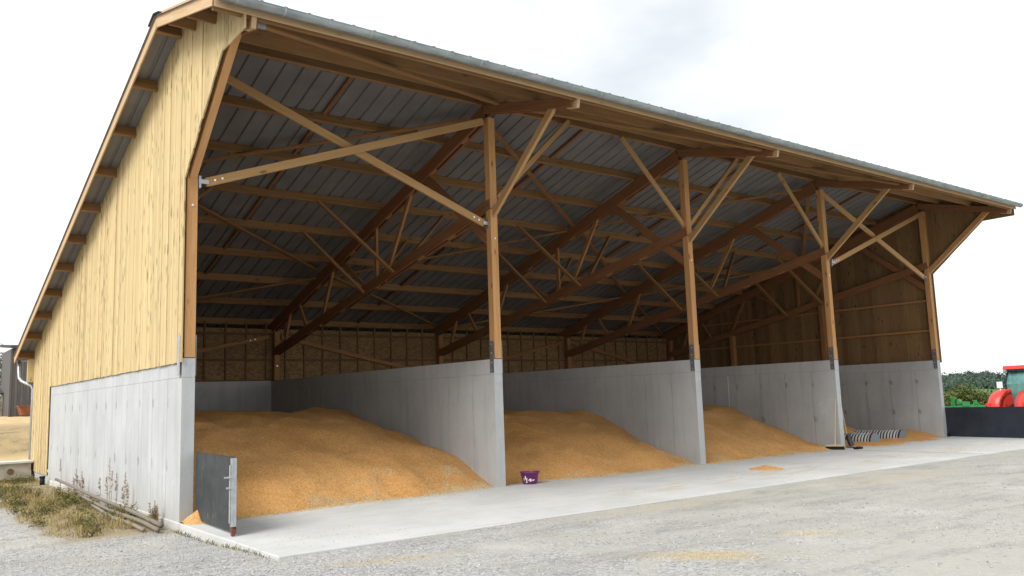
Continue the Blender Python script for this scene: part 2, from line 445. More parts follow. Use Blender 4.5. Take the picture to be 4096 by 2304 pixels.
def mat_ground():
    t = NT('yard_ground', .9, .2)
    p = t.pos(); x, y, z = t.xyz(p)
    n1 = t.noise(p, .22, 5, .6); n2 = t.noise(p, 1.6, 6, .65); n3 = t.noise(p, 14.0, 5, .7); n4 = t.noise(p, 55, 3, .7)
    v = t.node('ShaderNodeTexVoronoi'); t.set(v.inputs['Vector'], p); v.inputs['Scale'].default_value = 34.0
    k = t.xyz(v.outputs['Color'])[0]
    g = t.mix(k, (.245, .245, .24), (.49, .485, .47))                      # gravel, blue grey
    dust = t.mix(n3, (.345, .335, .30), (.475, .46, .415))                      # trodden dust
    f = t.math('ADD', t.math('MULTIPLY', t.mr(n1, .38, .62), .6), t.math('MULTIPLY', t.mr(n2, .40, .62), .6))
    f = t.math('ADD', f, t.mr(t.math('SUBTRACT', x, t.math('MULTIPLY', y, .5)), 3.0, 9.0, -.25, .45))
    c = t.mix(t.mr(f, .35, .9), g, dust)
    c = t.mix(t.math('MULTIPLY', t.mr(n2, .52, .72), .45), c, (.29, .29, .28))
    ns = t.noise(t.scale(p, (.5, 1.6, 1)), 1.1, 6, .7)
    c = t.mix(t.math('MULTIPLY', t.math('MULTIPLY', t.mr(ns, .50, .64), t.mr(n3, .38, .56)), .6), c, (.175, .175, .17))
    for off, wd in ((.95, .16), (-.95, .16), (3.4, .14)):
        tl = t.math('ADD', t.math('MULTIPLY', x, -.10), t.math('ADD', -5.9 + off, t.math('MULTIPLY', t.math('SINE', t.math('MULTIPLY', x, .22)), .5)))
        dd = t.math('ABSOLUTE', t.math('SUBTRACT', y, tl))
        c = t.mix(t.math('MULTIPLY', t.math('MULTIPLY', t.mr(dd, wd + .14, wd), t.mr(n2, .35, .6)), .30), c, (.27, .265, .25))
    c = t.mix(t.math('MULTIPLY', t.mr(t.noise(p, .5, 4, .6), .55, .75), .4), c, (.62, .62, .60))
    # spilled grain, greyish yellow, in a few spots of its own shape
    def spot(cx, cy, rx, ry, ang):
        ca, sa = math.cos(ang), math.sin(ang)
        dx = t.math('SUBTRACT', x, cx); dy = t.math('SUBTRACT', y, cy)
        u = t.math('DIVIDE', t.math('ADD', t.math('MULTIPLY', dx, ca), t.math('MULTIPLY', dy, sa)), rx)
        w = t.math('DIVIDE', t.math('SUBTRACT', t.math('MULTIPLY', dy, ca), t.math('MULTIPLY', dx, sa)), ry)
        d = t.math('ADD', t.math('MULTIPLY', u, u), t.math('MULTIPLY', w, w))
        return t.mr(t.math('ADD', d, t.math('MULTIPLY', t.math('SUBTRACT', n2, .5), 2.4)), 1.3, .2)
    A = -.82
    s1 = t.math('MAXIMUM', spot(3.2, -7.5, .62, .30, A), spot(5.1, -7.5, .5, .16, A))
    s1 = t.math('MAXIMUM', s1, spot(.9, -5.0, .9, .16, A + .5))
    s1 = t.math('MAXIMUM', s1, t.math('MULTIPLY', spot(6.0, -4.4, 2.2, .30, 0), .45))
    s1 = t.math('MAXIMUM', s1, t.math('MULTIPLY', spot(11.5, -5.0, 2.6, .45, -.1), .40))
    c = t.mix(t.math('MULTIPLY', s1, t.mr(n3, .38, .62, .0, .62)), c, (.52, .40, .20))
    # dry grass litter along the gable
    lit = t.math('MULTIPLY', t.math('MULTIPLY', t.mr(x, -1.9, -1.1), t.mr(x, .1, -.05)), t.math('MULTIPLY', t.mr(y, -.5, .4), t.mr(y, 17, 13)))
    lit = t.math('MULTIPLY', lit, t.mr(n2, .3, .5))
    c = t.mix(t.math('MULTIPLY', lit, .85), c, (.27, .20, .09))
    # bare yellow earth behind the barn
    er = t.math('MULTIPLY', t.mr(y, 14.0, 17.0), t.mr(x, 40, 30))
    earth = t.mix(t.mr(n2, .3, .7), (.42, .30, .15), (.60, .46, .26))
    c = t.mix(er, c, earth)
    bk = t.math('MULTIPLY', t.math('MULTIPLY', t.mr(z, .12, .35), t.mr(z, 1.35, 1.15)), t.mr(y, 18, 20))
    c = t.mix(t.math('MULTIPLY', bk, t.mr(n2, .38, .6, .35, 1)), c, (.22, .17, .09))
    # pasture further off
    gr = t.math('MAXIMUM', t.mr(x, 44, 52), t.math('MULTIPLY', t.mr(y, 60, 66), 1.0))
    grass = t.mix(t.mr(n1, .3, .7), (.075, .15, .045), (.13, .20, .06))
    c = t.mix(gr, c, grass)
    t.col(c)
    t.bump(t.math('ADD', t.math('MULTIPLY', v.outputs['Distance'], -.8), t.math('ADD', n3, t.math('MULTIPLY', n4, .6))), .6, .03)
    return t.m
M_GROUND = mat_ground()

def mat_stone():
    t = NT('gravel_stone', .85, .25)
    p = t.pos(); v = t.node('ShaderNodeTexVoronoi'); t.set(v.inputs['Vector'], p); v.inputs['Scale'].default_value = 24.0
    k = t.xyz(v.outputs['Color'])[0]
    t.col(t.ramp(k, [(0, (.24, .25, .26)), (.5, (.42, .42, .41)), (.85, (.48, .475, .455)), (1, (.38, .34, .28))]))
    return t.m
M_STONE = mat_stone()

def mat_leaf(name, a, b, sc=1.2):
    t = NT(name, .7, .2)
    n = t.noise(t.pos(), sc, 3)
    t.col(t.mix(t.mr(n, .3, .7), a, b))
    return t.m

# ------------------------------------------------------------------ terrain
def terrain_h(x, y):
    z = np.full_like(x, -.12)
    z += .10 * sstep(-1.0, -3.7, y)
    z += .03 * sstep(-4, -9, y)
    z -= .34 * sstep(25, 37, x)
    z -= 3.2 * sstep(60, 230, x)
    dist = np.hypot(x - CAM.x, y - CAM.y)
    z += 9.6 * sstep(330, 780, dist)
    back = sstep(21.5, 25.5, y + .6 * np.sin(x * .7)) * (1 - sstep(30, 60, x))
    z += 1.28 * back
    z += .50 * sstep(30, 44, y) * (1 - sstep(30, 60, x))
    inside = (x > .05) & (x < 24.4) & (y > -3.9) & (y < 15)
    n = vnoise(x, y, .9, 3, 4) * .018 + vnoise(x, y, .25, 8, 2) * .03
    n = n * np.clip(dist / 14, .6, 6)
    z = z + np.where(inside, -.05, n * sstep(.0, .5, np.maximum.reduce([np.abs(x) * 0 + .3, -x, -3.97 - y, x - 24.4])))
    bank = sstep(21, 23, y) * (1 - sstep(25.5, 28, y)) * (1 - sstep(30, 60, x))
    z += bank * vnoise(x, y, 1.1, 21, 3) * .22
    return z

def axis_pts(lo, hi, fine_lo, fine_hi, step, grow):
    a = list(np.arange(fine_lo, fine_hi, step)); s = step; v = a[-1]
    while v < hi: s *= grow; v += s; a.append(v)
    s = step; v = a[0]; pre = []
    while v > lo: s *= grow; v -= s; pre.append(v)
    return np.array(pre[::-1] + a)
gx = axis_pts(-900, 1500, -6.0, 16.0, .11, 1.09)
gy = axis_pts(-900, 1500, -11.0, 1.0, .11, 1.06)
GX, GY = np.meshgrid(gx, gy, indexing='ij')
GZ = terrain_h(GX, GY)
n0, n1 = GX.shape
idx = np.arange(n0 * n1).reshape(n0, n1)
quads = np.stack([idx[:-1, :-1], idx[1:, :-1], idx[1:, 1:], idx[:-1, 1:]], -1).reshape(-1, 4)
g_me = np_mesh('ground', np.stack([GX, GY, GZ], -1).reshape(-1, 3), quads, M_GROUND, True)
ground = tag(put('ground', g_me), None, None, kind='structure')

# loose stones on the yard (uncountable)
def polyhedra(P, S, squash=.6):
    base = np.array([(1, 0, 0), (-1, 0, 0), (0, 1, 0), (0, -1, 0), (0, 0, 1), (0, 0, -1)], float)
    fc = np.array([(0, 2, 4), (2, 1, 4), (1, 3, 4), (3, 0, 4), (2, 0, 5), (1, 2, 5), (3, 1, 5), (0, 3, 5)])
    N = len(P)
    B = base[None] * (0.6 + .8 * rng.random((N, 6, 1)))
    B += rng.normal(0, .18, B.shape)
    a = rng.random(N) * 2 * np.pi; ca, sa = np.cos(a)[:, None], np.sin(a)[:, None]
    B = np.stack([B[..., 0] * ca - B[..., 1] * sa, B[..., 0] * sa + B[..., 1] * ca, B[..., 2] * squash], -1)
    V = P[:, None, :] + B * S[:, None, None]
    F = fc[None] + (np.arange(N) * 6)[:, None, None]
    return V.reshape(-1, 3), F.reshape(-1, 3)
N = 90000
px = rng.uniform(-5.5, 20, N); py = rng.uniform(-10.5, 1.5, N)
dens = np.clip(.5 + 1.1 * vnoise(px, py, .45, 41, 3) + .35 * vnoise(px, py, 2.0, 42, 2), 0, 1) * (1 - .75 * sstep(3.5, 9, px + .4 * py)) 
ok = (rng.random(N) < dens * .95 + .04) & ~((px > -.06) & (py > -4.0)) & ~((px > -1.5) & (py > .1))
px, py = px[ok], py[ok]
S = .006 + .013 * rng.random(len(px)) ** 3
pz = terrain_h(px, py) + S * .2
V, F = polyhedra(np.stack([px, py, pz], -1), S)
tag(put('gravel', np_mesh('gravel', V, F, M_STONE)), 'loose pale grey gravel strewn over the yard in front of the apron', 'gravel', kind='stuff')

# ------------------------------------------------------------------ concrete apron
ap = MB()
ap.b2((-.02, -3.97, -.45), (24.45, 11.71, 0))
apron = ap.build('concrete_apron', M_SLAB)
tag(apron, None, None, kind='structure')
bev = apron.modifiers.new('edge', 'BEVEL'); bev.width = .012; bev.segments = 2
M_JOINT = mat_plain('joint_filler', (.16, .15, .14), .9)
for xj in (17.75,):
    j = slab_at('joint', (xj - .007, -3.95, -.002), (xj + .007, -.6, .003), M_JOINT, apron)

# ------------------------------------------------------------------ the barn
barn = thing('open_barn', (0, 0, 0), 'open-fronted timber barn on grey concrete walls with four grain bays', 'barn')
SR, SF, ZR, YR = .2989, .28, 8.04, .15
def S(y): return ZR - SR * (y - YR) if y >= YR else ZR - SF * (YR - y)
HW = 2.5; YB = 11.71

# concrete walls, one core each with its cast panels
M_SEAM = mat_plain('dark_joint', (.17, .165, .155), .9)  # darker core, shows as thin lines in the panel gaps
def wall_y(x0, y1=YB + .2):
    core = slab_at('concrete_wall', (x0 + .012, .012, -.4), (x0 + .188, y1 - .012, HW - .012), M_SEAM, barn)
    ys = [0, .78] + [.78 + .9 * i for i in range(1, 13)]
    ys = [q for q in ys if q < y1 - .3] + [y1]
    g = .0055
    for a, b in zip(ys[:-1], ys[1:]):
        slab_at('wall_panel', (x0, a + (g if a else 0), -.4), (x0 + .2, b - g, 2.198), M_CONC, core)
    for a, b in zip((0, 2.7, 5.4, 8.1), (2.7, 5.4, 8.1, y1)):
        slab_at('wall_cap', (x0, a + (g if a else 0), 2.202), (x0 + .2, b - g, HW), M_CONC, core)
    return core
for i in range(5):
    wall_y(6.0 * i)
for i in range(4):
    x0, x1 = 6 * i + .2, 6 * i + 6
    core = slab_at('concrete_wall', (x0 + .002, YB + .008, -.4), (x1 - .002, YB + .19, HW - .008), M_CONC, barn)
    n = 6; w = (x1 - x0) / n
    for k in range(n):
        slab_at('wall_panel', (x0 + k * w + .003, YB, -.4), (x0 + (k + 1) * w - .003, YB + .2, 2.198), M_CONC, core)
    slab_at('wall_cap', (x0 + .003, YB, 2.202), (x1 - .003, YB + .2, HW), M_CONC, core)

# cladding of the two gables: every board its own piece
def low_edge(y):
    if y < -1.78: return 6.85
    if y < -.05: return 5.37 + (-.05 - y) * (6.85 - 5.37) / 1.73
    if y < 12.0: return 2.43
    return .11
def clad(xo, mat, wmin, wmax, thick, parent, out):
    brk = [-2.73, -1.78, -.05, YR, 12.0, 14.84]
    ys = []
    for a, b in zip(brk[:-1], brk[1:]):
        q = a
        while q < b - wmin * .8:
            ys.append(q); q += random.uniform(wmin, wmax)
    ys.append(brk[-1])
    for k, (a, b) in enumerate(zip(ys[:-1], ys[1:])):
        e = 1e-4; g = random.uniform(.0004, .0022) * (1 if out < 0 else .4)
        za, zb = low_edge(a + e), low_edge(b - e)
        if za < 6 and a >= -.05 and a < 12: za = zb = za + random.uniform(-.006, .006)
        ta, tb = S(a) - .012, S(b) - .012
        pr = random.choice((0, 0, 0, .004, .006, .013)) + random.uniform(0, .003)
        x0, x1 = (xo - thick - pr, xo - pr) if out < 0 else (xo + pr, xo + thick + pr)
        c = Vector(((x0 + x1) / 2, (a + b) / 2, za))
        poly = [(a + g - c.y, 0.0), (b - g - c.y, zb - c.z), (b - g - c.y, tb - c.z), (a + g - c.y, ta - c.z)]
        MB().prism(poly, 0, x0 - c.x, x1 - c.x).build('board', mat, parent, Matrix.Translation(c))
rail = MB()
for z in (2.62, 3.55, 4.55): rail.b2((.002, .02, z - .04), (.03, min(14.8, (8.0 - z) / SR - .3), z + .04))
gl = rail.build('gable_cladding', M_STUD, barn)
clad(-.004, M_CLAD, .10, .19, .022, gl, -1)
rail = MB()
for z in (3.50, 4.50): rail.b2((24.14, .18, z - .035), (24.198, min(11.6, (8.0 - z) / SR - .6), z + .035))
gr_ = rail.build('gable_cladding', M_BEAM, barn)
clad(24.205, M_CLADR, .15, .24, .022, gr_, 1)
slab_at('rear_wall', (.0, 14.80, .1), (24.2, 14.83, S(14.8) - .02), M_CLAD, barn)
slab_at('rear_footing', (0, YB + .21, -.4), (.2, 14.82, .10), M_CONC, barn)
slab_at('corner_box', (-.19, 14.845, 2.66), (-.012, 15.0, 3.33), M_CLAD, barn)

# posts, trusses, arms, braces
PY = [.249 + 1.485 * k for k in range(11)]
for i in range(5):
    xc = 6 * i + .115
    front = beam('front_post', (xc, .085, HW + .012), (xc, .085, 7.50), .17, .168, M_POST, barn, (0, 1, 0))
    beam('rear_post', (xc, YB - .09, HW + .012), (xc, YB - .09, S(YB - .09) - .6), .17, .17, M_BEAM, barn, (0, 1, 0))
    # steel shoes tying post to wall
    for sx in (-1, 1):
        xs = xc + sx * .0 + (-.121 if sx < 0 else .091)
        if i == 0 and sx < 0: xs = -.010 - .03
        if i == 4 and sx > 0: continue
        pl = slab_at('post_shoe', (xs, .0, 2.23), (xs + .006 if sx > 0 else xs + .006, .13, 2.86), M_DSTEEL if sx < 0 and i else M_STEEL, barn)
        for zz in (2.28, 2.43, 2.62, 2.80):
            put('bolt', boxmesh('bolt', (.018, .022, .022), M_BOLT), pl, Matrix.Translation((xs + (-.003 if sx < 0 else .009), .065, zz)))
    # roof truss
    tr = put('truss', MB().b2((xc - .03, 2.4, 6.6), (xc + .03, 2.75, 6.85)).mesh('truss', M_CHORD), barn)
    def T(y, d): return (y, S(y) - d)
    for s in (-1, 1):
        xp = xc + s * .062
        p0, p1 = (xp, .18, S(.18) - .385), (xp, 12.1, S(12.1) - .385)
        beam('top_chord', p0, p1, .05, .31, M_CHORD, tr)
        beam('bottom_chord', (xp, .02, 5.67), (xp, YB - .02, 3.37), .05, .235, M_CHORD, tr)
    for y in (.9, 2.2, 4.3, 6.3, 8.4):
        beam('spacer_block', (xc, y, S(y) - .385), (xc, y + .22, S(y + .22) - .385), .07, .29, M_BEAM, tr)
        z0 = 5.67 - .1967 * (y + .6)
        beam('spacer_block', (xc, y + .6, z0), (xc, y + .85, z0 - .049), .07, .22, M_BEAM, tr)
    for (y0, z0, y1, z1, w) in ((3.18, 6.78, 4.62, 4.70, .12), (5.05, 6.25, 5.05, 4.56, .12), (7.45, 5.55, 8.38, 3.92, .12), (9.95, 4.82, 9.2, 3.80, .10),
                                (10.4, 4.75, 11.0, 3.45, .11), (7.15, 5.62, 5.55, 4.62, .10)):
        beam('web', (xc, y0, z0), (xc, y1, z1), .065, w, M_BEAM, tr, (0, 1, 0))
    beam('knee_brace', (xc, 2.65, 6.85), (xc, .18, 4.92), .07, .20, M_CHORD, tr)
    # eave bracket: paired arm, end block, strut
    for s in (-1, 1):
        beam('eave_arm', (xc + s * .062, .16, 7.715), (xc + s * .062, -2.60, 7.02), .05, .19, M_CHORD, barn)
    beam('arm_block', (xc, -2.42, 7.06), (xc, -2.69, 6.995), .072, .20, M_TRIM, barn)
    beam('eave_strut', (xc, .06, 5.42), (xc, -2.16, 7.26), .075 if 0 < i < 4 else .12, .15, M_BRACE if 0 < i < 4 else M_POST, barn)
    put('bolt', boxmesh('bolt', (.03, .02, .03), M_BOLT), front, Matrix.Translation((xc, -.006, 4.95)))
    # long knee braces between truss bottom chord and purlins, both sides
    for yk, zb, yt, run in ((4.0, 4.80, PY[3], 1.76), (5.55, 4.50, PY[4], 1.50)):
        zt = S(yt) - .17
        if i > 0: beam('side_brace', (xc - .10, yk, zb), (xc - run, yt - .06, zt), .06, .11, M_INBR, barn, (0, 1, 0))
        if i < 4: beam('side_brace', (xc + .10, yk - .06, zb + .15), (xc + run, yt - .06, zt), .06, .11, M_INBR, barn, (0, 1, 0))

# front wind bracing: crosses in the outer bays, short struts in the inner ones
def xbrace(xl, xr):
    a = beam('cross_brace', (xl + .33, .05, 5.36), (xr - .10, .05, 7.40), .06, .145, M_BRACE, barn)
    b = beam('cross_brace', (xl + .20, .13, 7.42), (xr - .09, .13, 5.27), .06, .145, M_BRACE, barn)
    for ob, (x, z, sx, yy) in ((a, (xl + .33, 5.36, 1, .05)), (b, (xr - .09, 5.27, -1, .13))):
        q = MB().box((x - sx * .10, yy, z - .01), (.035, .10, .20)).box((x - sx * .04, yy - .045, z), (.16, .012, .07))
        q.build('steel_bracket', M_STEEL, ob)
        for k in (.14, .26):
            put('bolt', boxmesh('bolt', (.032, .016, .032), M_BOLT), ob, Matrix.Translation((x + sx * k, yy - .036, z + k * .37)))
xbrace(0, 6.03); xbrace(18.12, 24.03)
for (xa, za, xb, zb) in ((6.30, 5.84, 8.35, 7.86), (10.0, 7.76, 12.03, 5.84), (12.22, 5.84, 14.35, 7.90), (16.15, 7.76, 18.03, 5.84)):
    beam('front_strut', (xa, .10, za), (xb, .10, zb), .06, .11, M_BRACE, barn)
# bracing in the roof plane under the purlins
def rb(xa, ya, xb, yb):
    beam('roof_brace', (xa, ya, S(ya) - .255), (xb, yb, S(yb) - .255), .11, .055, M_INBR, barn)
for a in ((6.05, .65, .1, 4.35), (.1, 4.2, 6.1, 8.2), (6.1, 8.5, .1, 12.2), (6.25, .5, 12.05, 4.2), (12.05, 4.5, 6.2, 8.6), (6.3, 8.25, 12.1, 11.7),
          (18.05, .65, 12.2, 4.35), (12.2, 4.2, 18.1, 8.25), (18.1, 8.5, 12.2, 12.0), (18.25, .5, 24.0, 4.7), (24.0, 4.8, 18.2, 8.6), (18.3, 8.3, 24.1, 12.0)):
    rb(*a)
beam('roof_brace', (.25, -2.48, S(-2.48) - .235), (5.98, -.45, S(-.45) - .235), .10, .055, M_INBR, barn)
put('steel_bracket', MB().box((.28, -2.52, S(-2.5) - .24), (.12, .06, .12)).mesh('steel_bracket', M_STEEL), barn)
beam('roof_brace', (12.25, -.45, S(-.45) - .235), (17.9, -2.4, S(-2.4) - .235), .10, .055, M_INBR, barn)
beam('roof_brace', (6.3, -.45, S(-.45) - .235), (11.9, -2.4, S(-2.4) - .235), .10, .055, M_INBR, barn)

# purlins: one piece per bay
spans = [(-.43, 6.113), (6.117, 12.113), (12.117, 18.113), (18.117, 24.33)]
nr = Vector((0, SR, 1)).normalized(); nf = Vector((0, -SF, 1)).normalized()
for xa, xb in spans:
    for y in PY:
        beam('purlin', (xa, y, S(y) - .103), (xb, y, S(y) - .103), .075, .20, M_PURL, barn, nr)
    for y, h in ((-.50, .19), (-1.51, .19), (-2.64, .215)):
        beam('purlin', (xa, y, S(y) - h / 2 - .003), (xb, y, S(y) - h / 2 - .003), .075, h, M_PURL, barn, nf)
for b in range(4):                                  # narrow straps halfway along each bay
    for k in range(8):
        ya, yb = PY[k] + .045, PY[k + 1] - .045
        beam('strap', (3.16 + 6 * b, ya, S(ya) - .045), (3.16 + 6 * b, yb, S(yb) - .045), .075, .05, M_CHORD, barn)

# roof sheets with pressed ribs, 24 a side
def sheet_mesh(name, ya, yb):
    pit = 1.0375 / 3; v = []; f = []
    prof = []
    for k in range(3):
        o = k * pit
        prof += [(o, 0), (o + .27, 0), (o + .287, .036), (o + .324, .036), (o + .341, 0)]
    prof.append((1.0375 + .004, 0.0005))
    for y in (ya, yb):
        for (x, h) in prof: v.append((x, y, S(y) + .003 + h))
    n = len(prof)
    me = bpy.data.meshes.new(name); me.from_pydata(v, [], [(i, i + 1, n + i + 1, n + i) for i in range(n - 1)]); me.update(); me.materials.append(M_SHEET)
    return me
cap = MB()
for (ya, yb) in ((YR - .001, YR + .32), (YR - .32, YR + .001)):
    cap.add([(-.52, ya, S(ya) + .055), (24.42, ya, S(ya) + .055), (24.42, yb, S(yb) + .055), (-.52, yb, S(yb) + .055),
             (-.52, ya, S(ya) + .041), (24.42, ya, S(ya) + .041), (24.42, yb, S(yb) + .041), (-.52, yb, S(yb) + .041)],
            [(0, 1, 2, 3), (7, 6, 5, 4), (0, 4, 5, 1), (1, 5, 6, 2), (2, 6, 7, 3), (3, 7, 4, 0)])
roof = cap.build('roof', M_CAP, barn)
mr_, mf_ = sheet_mesh('roof_sheet', YR, 15.55), sheet_mesh('roof_sheet', -2.90, YR)
for k in range(24):
    M = Matrix.Translation((-.50 + 1.0375 * k, 0, 0))
    put('roof_sheet', mr_, roof, M); put('roof_sheet', mf_, roof, M)
# barge boards at the left verge and the eave boards
for (ya, yb, nrm) in ((YR, 8.2, nr), (8.205, 15.60, nr), (YR - .002, -2.72, nf)):
    beam('barge_board', (-.452, ya, S(ya) - .055), (-.452, yb, S(yb) - .055), .026, .24, M_TRIM, barn, nrm)
beam('barge_board', (24.36, YR, S(YR) - .0), (24.36, 15.6, S(15.6) - .0), .026, .15, M_TRIM, barn, nr)
beam('eave_board', (-.44, -2.735, S(-2.735) - .10), (12.1, -2.735, S(-2.735) - .10), .024, .17, M_TRIM, barn)
beam('eave_board', (12.105, -2.735, S(-2.735) - .10), (24.34, -2.735, S(-2.735) - .10), .024, .17, M_TRIM, barn)

# half-round gutters with brackets and the rear downpipe
def gutter(yc, zc, r, x0, x1):
    v, f = [], []; n = 14; a0, a1 = math.pi * .98, math.pi * 2.02
    for rr in (r, r - .006):
        for x in (x0, x1):
            for k in range(n + 1):
                a = a0 + (a1 - a0) * k / n; v.append((x, yc + rr * math.cos(a), zc + rr * math.sin(a)))
    m = n + 1
    for k in range(n):
        f.append((k, k + 1, m + k + 1, m + k)); f.append((2 * m + k, 3 * m + k, 3 * m + k + 1, 2 * m + k + 1))
    for k in (0, n): f.append((k, m + k, 3 * m + k, 2 * m + k))
    for k in range(n): f.append((k, 2 * m + k, 2 * m + k + 1, k + 1)); f.append((m + k, m + k + 1, 3 * m + k + 1, 3 * m + k))
    b = MB(); b.add(v, f)
    b.tube([(x0, yc - r + .0, zc + .004), (x1, yc - r + .0, zc + .004)], .009, 8)
    return b
ZG = S(-2.88) - .022
gut = gutter(-2.875, ZG, .085, -.42, 24.36).build('gutter', M_ZINC, barn, smooth=False)
gb = gutter(0, 0, .0885, -.012, .012).mesh('gutter_bracket', M_STEEL)
for k in range(37):
    put('gutter_bracket', gb, gut, Matrix.Translation((-.2 + .665 * k, -2.875, ZG)))
for x in (-.42, 24.36):
    e = MB().prism([(-.085 * math.cos(math.pi * k / 12), -.085 * math.sin(math.pi * k / 12)) for k in range(13)], 0, -.003, .003)
    put('gutter_end', e.mesh('gutter_end', M_ZINC), gut, Matrix.Translation((x, -2.875, ZG)))
gut2 = gutter(15.60, S(15.6) - .03, .085, -.42, 24.36).build('gutter', M_ZINC, barn)
MB().tube([(-.33, 15.58, S(15.6) - .1), (-.34, 15.5, 3.05), (-.345, 15.3, 2.80), (-.30, 15.15, 2.70), (-.06, 14.98, 2.56), (-.02, 14.95, 2.45), (-.02, 14.95, .1)], .045, 10).build('downpipe', M_STEEL, barn, smooth=True)

# stud wall of strand board above the rear concrete
osb = MB()
for z in (3.15, 3.95): osb.b2((.2, YB - .012, z - .03), (24.0, YB + .05, z + .03))
osb.b2((.2, YB + .002, HW + .001), (24.0, YB + .06, HW + .04))
osw = osb.build('stud_wall', M_STUD, barn)
xs = np.arange(.2, 23.99, .6263)
for a in xs:
    beam('stud', (a, YB + .03, HW + .04), (a, YB + .03, 4.30), .05, .036, M_STUD, osw, (0, 1, 0))
    for z0, z1 in ((HW + .04, 3.118), (3.182, 3.918), (3.982, 4.11)):
        slab_at('strand_panel', (a + .008, YB + .055, z0), (a + .6263 - .008, YB + .07, z1), M_OSB, osw)
for (xa, za, xb, zb) in ((.3, 2.62, 5.9, 3.86), (6.3, 3.86, 11.9, 2.62), (12.3, 2.62, 17.9, 3.86), (18.3, 3.86, 23.9, 2.62)):
    beam('rear_brace', (xa, YB - .035, za), (xb, YB - .035, zb), .04, .12, M_BEAM, barn)
for (x, z) in ((5.3, 3.73), (5.45, 3.765), (6.75, 3.77), (6.1, 2.95)):
    put('bolt', boxmesh('bolt', (.035, .02, .035), M_BOLT), osw, Matrix.Translation((x, YB - .075 if z > 3 else YB - .2, z)))
# posts standing against the right gable
for (y, z1) in ((4.1, 4.78), (8.24, 3.98)):
    beam('gable_post', (24.10, y, HW + .01), (24.10, y, z1), .20, .16, M_BEAM, barn, (0, 1, 0))
# pale strip on the third partition
slab_at('depth_strip', (17.992, 3.77, 1.0), (17.999, 3.80, 2.19), mat_plain('white_strip', (.7, .7, .68)), barn)

# ------------------------------------------------------------------ grain
def pile(name, x0, x1, toe, mid, edge_l, edge_r, label, seed, husks, bumps=(), maxy=YB - .002, group='grain heaps in the bays'):
    """toe: (x,y) line where the heap starts; mid / edge: (distance behind toe, height) profiles"""
    xs = np.linspace(x0 + .001, x1 - .001, int((x1 - x0) / .05)); ys = np.concatenate([np.arange(-.9, 5, .05), np.arange(5, maxy, .12), [maxy]])
    X, Y = np.meshgrid(xs, ys, indexing='ij')
    tx, ty = zip(*toe)
    D = Y - np.interp(X, tx, ty) + vnoise(X, Y, 1.1, seed, 2) * .10 + vnoise(X, Y, 4.0, seed + 1, 2) * .035
    pr = lambda prof: np.interp(D, *zip(*prof))
    u = (X - x0) / (x1 - x0)
    wl_ = np.clip(1 - u / .35, 0, 1) ** 2; wr_ = np.clip((u - .65) / .35, 0, 1) ** 1.6
    Z = pr(mid) * (1 - wl_) * (1 - wr_) + pr(edge_l) * wl_ + pr(edge_r) * wr_ * (1 - wl_)
    lift = np.clip(Z / .25, 0, 1)
    Z = Z + lift * (vnoise(X, Y, .5, seed + 2, 2) * .16 + vnoise(X * 1.6, Y * .35, 1.0, seed + 5, 3) * .09 - np.abs(vnoise(X + .3 * Y, Y, .8, seed + 6, 2)) * .12 + vnoise(X, Y, 2.2, seed + 3, 2) * .035 + vnoise(X, Y, 6.0, seed + 9, 1) * .010)
    for (bx, by, bh, br) in bumps:
        Z = np.maximum(Z, bh * (1 - np.hypot((X - bx), (Y - by)) / br) + vnoise(X, Y, 5, seed + 7, 2) * .02)
    Z = np.where(D < 0, np.minimum(Z, D * .3), Z) if not bumps else Z
    Z = np.clip(Z, -.02, 2.3)
    a, b = X.shape; ii = np.arange(a * b).reshape(a, b)
    q = np.stack([ii[:-1, :-1], ii[1:, :-1], ii[1:, 1:], ii[:-1, 1:]], -1).reshape(-1, 4)
    zq = Z.reshape(-1)[q]; q = q[zq.max(1) > -.015]
    cx, cy = (x0 + x1) / 2, float(np.mean(ty))
    V = np.stack([X - cx, Y - cy, Z], -1).reshape(-1, 3)
    me = np_mesh(name, V, q, M_GRAIN, True)
    o = put(name, me, None, Matrix.Translation((cx, cy, 0)))
    tag(o, label, 'grain heap', group)
    # husks and chaff lying on it
    for mat, nm, cnt, thr in ((M_HUSK, 'husk', husks, .0), (M_CHAFF, 'chaff', husks // 4, .1)):
        N = cnt * 5
        hx = rng.uniform(x0 + .05, x1 - .05, N); hy = np.interp(hx, tx, ty) - .12 + np.abs(rng.normal(0, 1.15, N))
        cl = vnoise(hx, hy, 1.3, seed + 11 + len(nm), 3) + .6 * np.exp(-(hy - np.interp(hx, tx, ty)) / .16) + .5 * np.clip((hx - x1 + .9) / .9, 0, 1) * np.exp(-(hy - np.interp(hx, tx, ty)) / .5)
        keep = ((cl + rng.normal(0, .08, N) > .62 + thr) | (rng.random(N) < .02)) & (hy < maxy - .3)
        hx, hy = hx[keep][:cnt], hy[keep][:cnt]; hx = np.concatenate([hx, rng.uniform(x0 + .05, x1 - .05, cnt // 5)]); hy = np.concatenate([hy, np.interp(hx[len(hy):], tx, ty) + 3.5 * rng.random(cnt // 5) ** 1.5])
        ix = np.clip(np.searchsorted(xs, hx) - 1, 0, a - 2); iy = np.clip(np.searchsorted(ys, hy) - 1, 0, b - 2)
        fx = (hx - xs[ix]) / (xs[ix + 1] - xs[ix]); fy = (hy - ys[iy]) / (ys[iy + 1] - ys[iy])
        hz = np.maximum((Z[ix, iy] * (1 - fx) + Z[ix + 1, iy] * fx) * (1 - fy) + (Z[ix, iy + 1] * (1 - fx) + Z[ix + 1, iy + 1] * fx) * fy, 0) + .003
        sz = .005 + .008 * rng.random(len(hx))
        Vh, Fh = polyhedra(np.stack([hx - cx, hy - cy, hz], -1), sz, .7)
        k = put(nm, np_mesh(nm, Vh, Fh, mat), o, Matrix.Translation((cx, cy, 0)))
        k['kind'] = 'stuff'
    return o

